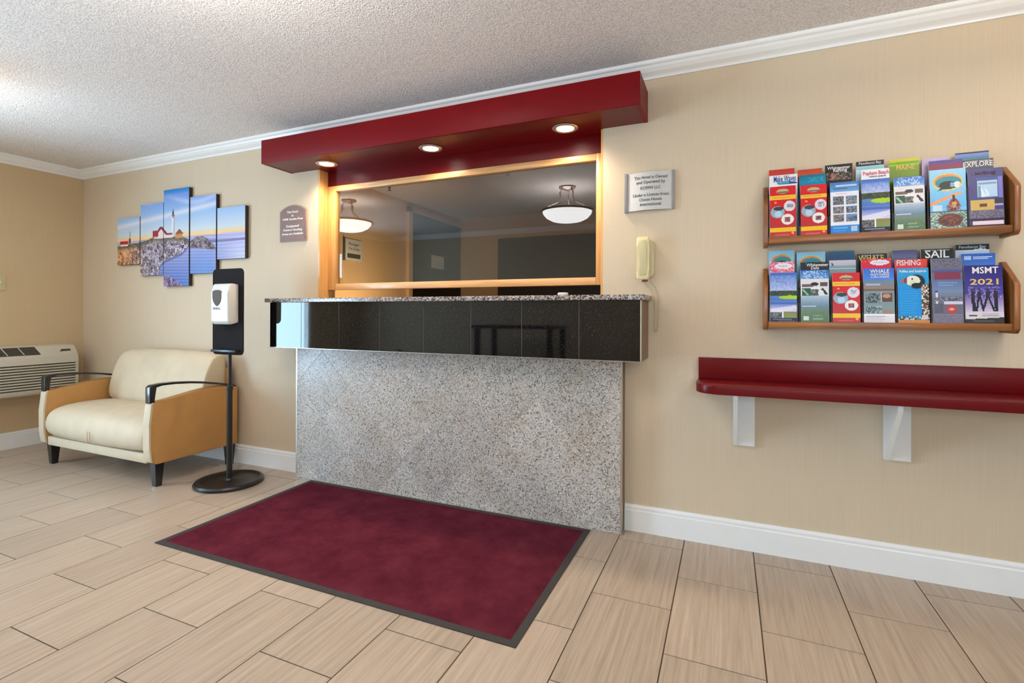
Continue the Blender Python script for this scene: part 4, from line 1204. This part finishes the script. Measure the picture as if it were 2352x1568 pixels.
# key: (x0, x1, z_top, painter, label, [ (string, x 0..1, y 0..1, width 0..1, height m, ink) ])
BRO = {
 'U1b': (.625, .729, 1.779, simple([(0, .12, (190, 48, 40), (196, 60, 46)), (.12, 1, (150, 40, 40), (120, 30, 30))]), 'red-orange brochure top at the back of the upper rack, behind the white one', []),
 'U1m': (.625, .738, 1.746, lambda p: (p.rect(0, 0, 1, 1, (238, 236, 238)), p.ell(.6, .165, .34, .03, (20, 130, 180)), p.ell(.7, .175, .3, .02, (30, 50, 140)), p.ell(.55, .16, .18, .015, (60, 180, 190))), 'white brochure with blue wave lettering at the left end of the upper rack', [('Make Waves', .55, .085, .78, .03, 'ink_blue')]),
 'U1f': (.625, .730, 1.689, P_lobster, 'red and yellow brochure with white circles, leftmost in the upper rack', []),
 'U2b': (.741, .836, 1.767, simple([(0, .14, (184, 60, 30), (206, 86, 40)), (.14, 1, (130, 40, 30), (120, 30, 30))]), 'orange-red brochure top behind the teal one in the upper rack', []),
 'U2m': (.745, .847, 1.736, simple([(0, .12, (10, 104, 130), (0, 124, 160)), (.12, 1, (0, 130, 168), (0, 90, 140))], (.3, .05, .9, .14, [(0, 124, 160), (20, 150, 150), (60, 160, 190)], 3, .6)), 'teal brochure top behind the second red one in the upper rack', []),
 'U2f': (.746, .848, 1.684, P_lobster, 'red and yellow brochure with white circles, below the teal one in the upper rack', []),
 'U3b': (.845, .947, 1.772, lambda p: (p.rect(0, 0, 1, 1, (26, 22, 24)), p.noise(.05, .16, .98, .30, [(60, 40, 36), (120, 80, 66), (30, 26, 30), (170, 110, 90), (90, 110, 100)], 2)), 'black rafting brochure with white title at the back of the upper rack', [('Whitewater', .5, .065, .84, .014, 'ink_white'), ('Rafting', .55, .115, .5, .016, 'ink_white')]),
 'U3f': (.858, .965, 1.685, P_photos, 'white and blue brochure with six small photos in the upper rack', []),
 'U4b': (.960, 1.060, 1.774, simple([(0, .085, (20, 22, 26), (16, 20, 26)), (.085, .16, (176, 206, 220), (120, 190, 190)), (.16, 1, (190, 214, 226), (140, 170, 190))]), 'black-topped pale blue brochure behind the red-titled one in the upper rack', [('Penobscot Bay', .5, .04, .8, .012, 'sign_grey')]),
 'U4f': (.971, 1.072, 1.728, lambda p: P_lake(p, True), 'brochure with red title over a lake scene in the upper rack', [('Popham Beach', .52, .062, .92, .017, 'ink_red'), ('state park', .58, .115, .6, .009, 'ink')]),
 'U5b': (1.077, 1.180, 1.769, simple([(0, .05, (206, 186, 40), (190, 190, 30)), (.05, .1, (120, 160, 20), (110, 160, 20)), (.1, .12, (190, 206, 60), (190, 206, 60)), (.12, 1, (120, 150, 20), (70, 90, 20))]), 'green and yellow brochure at the back of the upper rack', [('MAINE', .55, .165, .62, .02, 'ink_gold')]),
 'U5f': (1.084, 1.189, 1.684, P_planes, 'flying brochure with aircraft photos over green grass in the upper rack', []),
 'U6b': (1.194, 1.283, 1.764, simple([(0, .1, (196, 176, 214), (186, 166, 206)), (.1, 1, (206, 186, 220), (150, 130, 180))]), 'lilac brochure edge left of the purple and crimson one in the upper rack', []),
 'U6m': (1.209, 1.318, 1.745, simple([(0, .06, (60, 50, 136), (66, 50, 130)), (.06, .2, (120, 40, 80), (130, 30, 60)), (.2, 1, (80, 40, 90), (60, 30, 80))]), 'purple and crimson brochure top behind the puffin one in the upper rack', []),
 'U6f': (1.203, 1.321, 1.701, P_puffin_tall, 'pale blue brochure with puffin oval and lighthouse in the upper rack', []),
 'U7b': (1.304, 1.410, 1.774, simple([(0, .03, (24, 22, 26), (24, 22, 26)), (.03, .09, (110, 140, 206), (90, 120, 180)), (.09, 1, (70, 120, 140), (60, 90, 130))]), 'black-edged blue brochure, topmost at the right end of the upper rack', []),
 'U7m': (1.317, 1.414, 1.736, simple([(0, .14, (56, 64, 76), (84, 90, 100)), (.14, 1, (70, 70, 90), (50, 50, 80))]), 'grey brochure with large white capitals at the right end of the upper rack', [('EXPLORE', .5, .088, .94, .021, 'ink_white'), ('coastal towns', .5, .03, .8, .008, 'sign_grey')]),
 'U7f': (1.325, 1.434, 1.691, P_sailpurple, 'purple sailing brochure with gold label, rightmost in the upper rack', [('sailing', .5, .075, .6, .014, 'ink')]),
 'L1b': (.626, .730, 1.406, P_puffin_top, 'pale blue puffin brochure at the back left of the lower rack', []),
 'L1m': (.628, .727, 1.352, P_pinkoval, 'pink brochure with white oval at the left of the lower rack', []),
 'L1f': (.627, .735, 1.301, lambda p: P_lake(p), 'lake and green island brochure, leftmost in the lower rack', []),
 'L2b': (.739, .850, 1.395, P_puffin_top, 'pale blue puffin brochure behind the black-topped one in the lower rack', []),
 'L2m': (.750, .863, 1.346, lambda p: (p.rect(0, 0, 1, 1, (22, 20, 28)), p.rect(.6, .04, .9, .06, (206, 130, 70))), 'black-topped brochure above the aircraft one in the lower rack', [('Whitewater', .58, .055, .74, .014, 'ink_white'), ('Daily', .5, .115, .28, .014, 'ink_white')]),
 'L2f': (.747, .857, 1.309, P_planes, 'flying brochure with aircraft photos in the lower rack', []),
 'L3b': (.858, .959, 1.394, simple([(0, .1, (70, 104, 130), (20, 74, 114)), (.1, 1, (24, 70, 110), (40, 80, 110))]), 'dark blue water brochure at the back of the lower rack', []),
 'L3m': (.861, .959, 1.351, lambda p: (p.grad(0, .13, (206, 186, 200), (160, 176, 186)), p.poly([(.08, .12), (.1, .04), (.2, .12)], (40, 66, 60)), p.grad(.1, .16, (130, 156, 170), (110, 140, 150)), p.rect(0, .155, 1, .17, (206, 206, 190)), p.rect(0, .17, 1, 1, (120, 140, 150))), 'pale misty seascape brochure above the red one in the lower rack', []),
 'L3f': (.867, .970, 1.294, P_lobster, 'red and yellow brochure with white circles in the lower rack', []),
 'L4b': (.967, 1.076, 1.377, simple([(0, 1, (24, 20, 22), (20, 18, 20))]), 'black brochure with yellow title behind the red oval in the lower rack', [('WHALE', .48, .085, .84, .024, 'ink_gold'), ('coastal cruises', .5, .028, .7, .007, 'sign_grey')]),
 'L4m': (.978, 1.084, 1.352, P_redoval, 'red brochure with white oval above the whale one in the lower rack', []),
 'L4f': (.979, 1.089, 1.309, P_seawhale, 'blue-headed whale watching brochure in the middle of the lower rack', [('WHALE', .54, .055, .62, .016, 'ink_white'), ('WATCHING', .54, .115, .62, .009, 'ink_white'), ('CRUISES', .54, .16, .6, .008, 'ink_white')]),
 'L5b': (1.094, 1.178, 1.387, simple([(0, .13, (84, 82, 130), (104, 104, 140)), (.13, 1, (96, 96, 130), (80, 80, 110))]), 'grey-violet brochure top behind the fishing one in the lower rack', []),
 'L5m': (1.097, 1.206, 1.345, lambda p: (p.rect(0, 0, 1, 1, (214, 40, 54)), p.rect(.8, 0, 1, .14, (226, 60, 24))), 'red fishing brochure top above the puffin one in the lower rack', [('FISHING', .42, .065, .74, .024, 'ink_white')]),
 'L5f': (1.097, 1.204, 1.307, P_puffin_blue, 'bright blue puffin brochure with photo column in the lower rack', [('Puffins and Seabirds', .5, .06, .86, .011, 'ink_white')]),
 'L6b': (1.187, 1.293, 1.386, simple([(0, 1, (18, 16, 18), (20, 18, 20))]), 'black brochure with large white letters at the back of the lower rack', [('SAIL', .5, .10, .74, .034, 'ink_white'), ('aboard a schooner', .5, .024, .8, .006, 'sign_grey')]),
 'L6f': (1.210, 1.312, 1.342, P_greylight, 'grey-violet lighthouse brochure second from right in the lower rack', []),
 'L7b': (1.305, 1.412, 1.400, lambda p: (p.rect(0, 0, 1, 1, (190, 206, 226)), p.rect(0, 0, 1, .10, (22, 24, 28)), p.poly([(0, .10), (.45, .10), (.75, .07), (1, .10), (1, .13), (0, .13)], (220, 226, 236))), 'black-topped brochure with white wave, topmost at the right of the lower rack', [('Penobscot Bay', .5, .045, .8, .011, 'sign_grey')]),
 'L7m': (1.315, 1.421, 1.360, lambda p: (p.grad(0, .2, (36, 84, 176), (60, 110, 196)), p.rect(.08, .04, .3, .11, (160, 190, 230)), p.rect(.36, .05, .9, .065, (206, 220, 240)), p.rect(.36, .085, .8, .1, (206, 220, 240)), p.grad(.2, 1, (44, 60, 140), (30, 40, 110))), 'blue and white brochure top above the purple show one in the lower rack', []),
 'L7f': (1.314, 1.434, 1.309, P_show, 'purple theatre brochure with dancers, rightmost in the lower rack', [('MSMT', .55, .085, .68, .027, 'ink_white'), ('2021', .55, .285, .74, .024, 'ink_gold')]),
}
for key, (x0, x1, zt, fn, lab, words) in BRO.items():
    layer = key[2]
    zb_r = 1.4593 if key[0] == 'U' else 1.0813
    h = 0.229
    if layer == 'f':
        zlo = zb_r; ybot, ytop = -0.098, -0.078
    elif layer == 'm':
        zlo = zb_r; ybot, ytop = -0.066, -0.052
    else:
        zlo = zb_r; ybot, ytop = -0.038, -0.026
    if key in ('U3b', 'U4b', 'U5b', 'L6b'): ybot, ytop = -0.056, -0.042
    if layer == 'f': x0 += 0.001; x1 -= 0.002
    xm = (x0 + x1) / 2
    hgt = zt - zlo
    pw = 42 if layer == 'f' else 34
    pn = Paint(pw, max(20, int(pw * hgt / (x1 - x0))))
    if layer != 'f': pn.y = pn.y * hgt / h      # the stepped rows: the design fills the top 0.229 m
    fn(pn); pn.jitter(0.015)
    t = thing('brochure', lab, 'brochure', (xm, ybot, zlo), 'travel brochures in the wall racks')
    sl = (ytop - ybot)
    printed_sheet('cover', pn, (x0, ybot, zlo), (x1 - x0, 0, 0), (0, sl, hgt), t, M['printed'], 0.006 if layer == 'f' else 0.005)
    for (s_, u, v, wd, hh, ink) in words:
        vv_ = v if layer == 'f' else v * h / hgt
        zz = zt - vv_ * hgt; yy = ybot + sl * (1 - vv_)
        text(s_, hh * 1.35, M[ink], t, (x0 + u * (x1 - x0), yy - 0.0012, zz), width=wd * (x1 - x0), name='title', extrude=0.0001, rot=(PI / 2 + -math.atan2(sl, hgt), 0, 0), bold=hh * 0.02)

# ================================================================== LOBBY LAMPS, two mirrored in the glass and one added unseen
def lamp(x, y, label, up, colr):
    t = thing('ceiling_lamp', label, 'ceiling lamp', (x, y, ZC), 'bowl lamps on the lobby ceiling')
    B().lathe([(0.0, 0), (0.085, 0), (0.082, -0.012), (0.05, -0.022), (0.03, -0.03), (0.0, -0.03)], (x, y, ZC - 0.0005), 28).done('ceiling_rose', M['bronze'], t, True)
    zr = 2.135
    for k in range(3):
        a = 2 * PI * k / 3 + 0.4
        pt = lambda r, z: (x + r * math.cos(a), y + r * math.sin(a), z)
        B().tube([pt(0.05, ZC - 0.02), pt(0.075, ZC - 0.06), pt(0.07, ZC - 0.11), pt(0.10, ZC - 0.16), pt(0.19, ZC - 0.20), pt(0.245, zr)], [0.007, 0.008, 0.007, 0.006, 0.006, 0.008], 8).done('arm', M['bronze'], t, True)
    B().lathe([(0.252, 0.008), (0.262, 0.004), (0.264, -0.010), (0.254, -0.014), (0.248, -0.006)], (x, y, zr), 40).done('rim', M['bronze'], t, True)
    B().lathe([(0.246, -0.004), (0.238, -0.035), (0.205, -0.070), (0.15, -0.098), (0.08, -0.112), (0.004, -0.115)], (x, y, zr), 40).done('glass_bowl', M['bowl'], t, True)
    for nm, dz, rot, e in (('uplight', 0.02, (PI, 0, 0), up),):
        l = bpy.data.lights.new(nm, 'AREA'); l.shape = 'DISK'; l.size = 0.42; l.energy = e; l.color = colr
        lo = bpy.data.objects.new(nm, l); COL.objects.link(lo); lo.parent = t; lo.location = (0, 0, zr - ZC + dz); lo.rotation_euler = rot


for (x, y), up, cl, lab in zip(LAMPS, (74, 10, 25), ((1.0, 0.96, 0.92), WARM, (1.0, 0.83, 0.63)), ('frosted bowl ceiling lamp mirrored at the right of the office glass', 'frosted bowl ceiling lamp mirrored at the left of the office glass', 'unseen frosted bowl lamp added to light the wall of the brochure racks')):
    lamp(x, y, lab, up, cl)

for (x, y), lab in (((-2.19, 0.87), 'small dark sprinkler head on the office ceiling above the left of the glass'), ((-1.07, 0.82), 'small dark sprinkler head on the office ceiling near the middle of the glass')):
    sp_ = thing('sprinkler_head', lab, 'sprinkler', (x, y, OFZ), 'sprinkler heads in the office')
    B().lathe([(0.0, -0.0005), (0.032, -0.0005), (0.030, -0.006), (0.012, -0.008), (0.010, -0.03), (0.0, -0.03)], (x, y, OFZ), 20).done('escutcheon', M['bronze'], sp_, True)
    B().lathe([(0.0, -0.03), (0.006, -0.03), (0.006, -0.045), (0.016, -0.046), (0.016, -0.049), (0.0, -0.049)], (x, y, OFZ), 16).done('deflector', M['bronze'], sp_, True)

# office light
area('office_light', (-1.75, 0.55, 1.08), (0, math.radians(104), 0), 0.2, 0.3, 7, (1.0, 0.74, 0.46))

# plant and console behind the camera, mirrored in the black apron
pl = thing('potted_plant', 'leafy potted plant by the lobby front wall', 'plant', (-3.4, -3.4, 0))
B().lathe([(0.0, 0.001), (0.11, 0.001), (0.15, 0.26), (0.165, 0.27), (0.165, 0.30), (0.14, 0.30), (0.13, 0.27), (0.0, 0.27)], (-3.4, -3.4, 0), 28).done('pot', M['pot'], pl, True)
for k in range(26):
    a = k * 2.399; L = 0.28 + 0.22 * rng.random(); up = 0.35 + 0.4 * rng.random()
    d_ = Vector((math.cos(a), math.sin(a), 0)); s_ = Vector((-math.sin(a), math.cos(a), 0))
    b = bmesh.new(); rows = []
    for i in range(6):
        t = i / 5
        c = Vector((-3.4, -3.4, 0.28)) + d_ * L * t + Vector((0, 0, up * (t - 0.55 * t * t)))
        wd = 0.035 * math.sin(PI * min(1, t * 0.95 + 0.05)) + 0.003
        rows.append([b.verts.new(c - s_ * wd), b.verts.new(c + Vector((0, 0, -0.008))), b.verts.new(c + s_ * wd)])
    for i in range(5):
        for j in range(2): b.faces.new([rows[i][j], rows[i + 1][j], rows[i + 1][j + 1], rows[i][j + 1]])
    me = bpy.data.meshes.new('leaf'); b.to_mesh(me); b.free(); link('leaf', me, M['leaf'], pl, True)
tb = thing('breakfast_table', 'dark high table by the lobby front wall', 'table', (-1.9, -3.5, 0))
bx('tabletop', M['dark_wood'], (-2.4, -1.35, -3.8, -3.2, 0.93, 0.97), tb, 0.004)
for x in (-2.34, -1.41):
    for y in (-3.74, -3.26): bx('leg', M['dark_wood'], (x - 0.03, x + 0.03, y - 0.03, y + 0.03, 0.0005, 0.93), tb, 0.003)
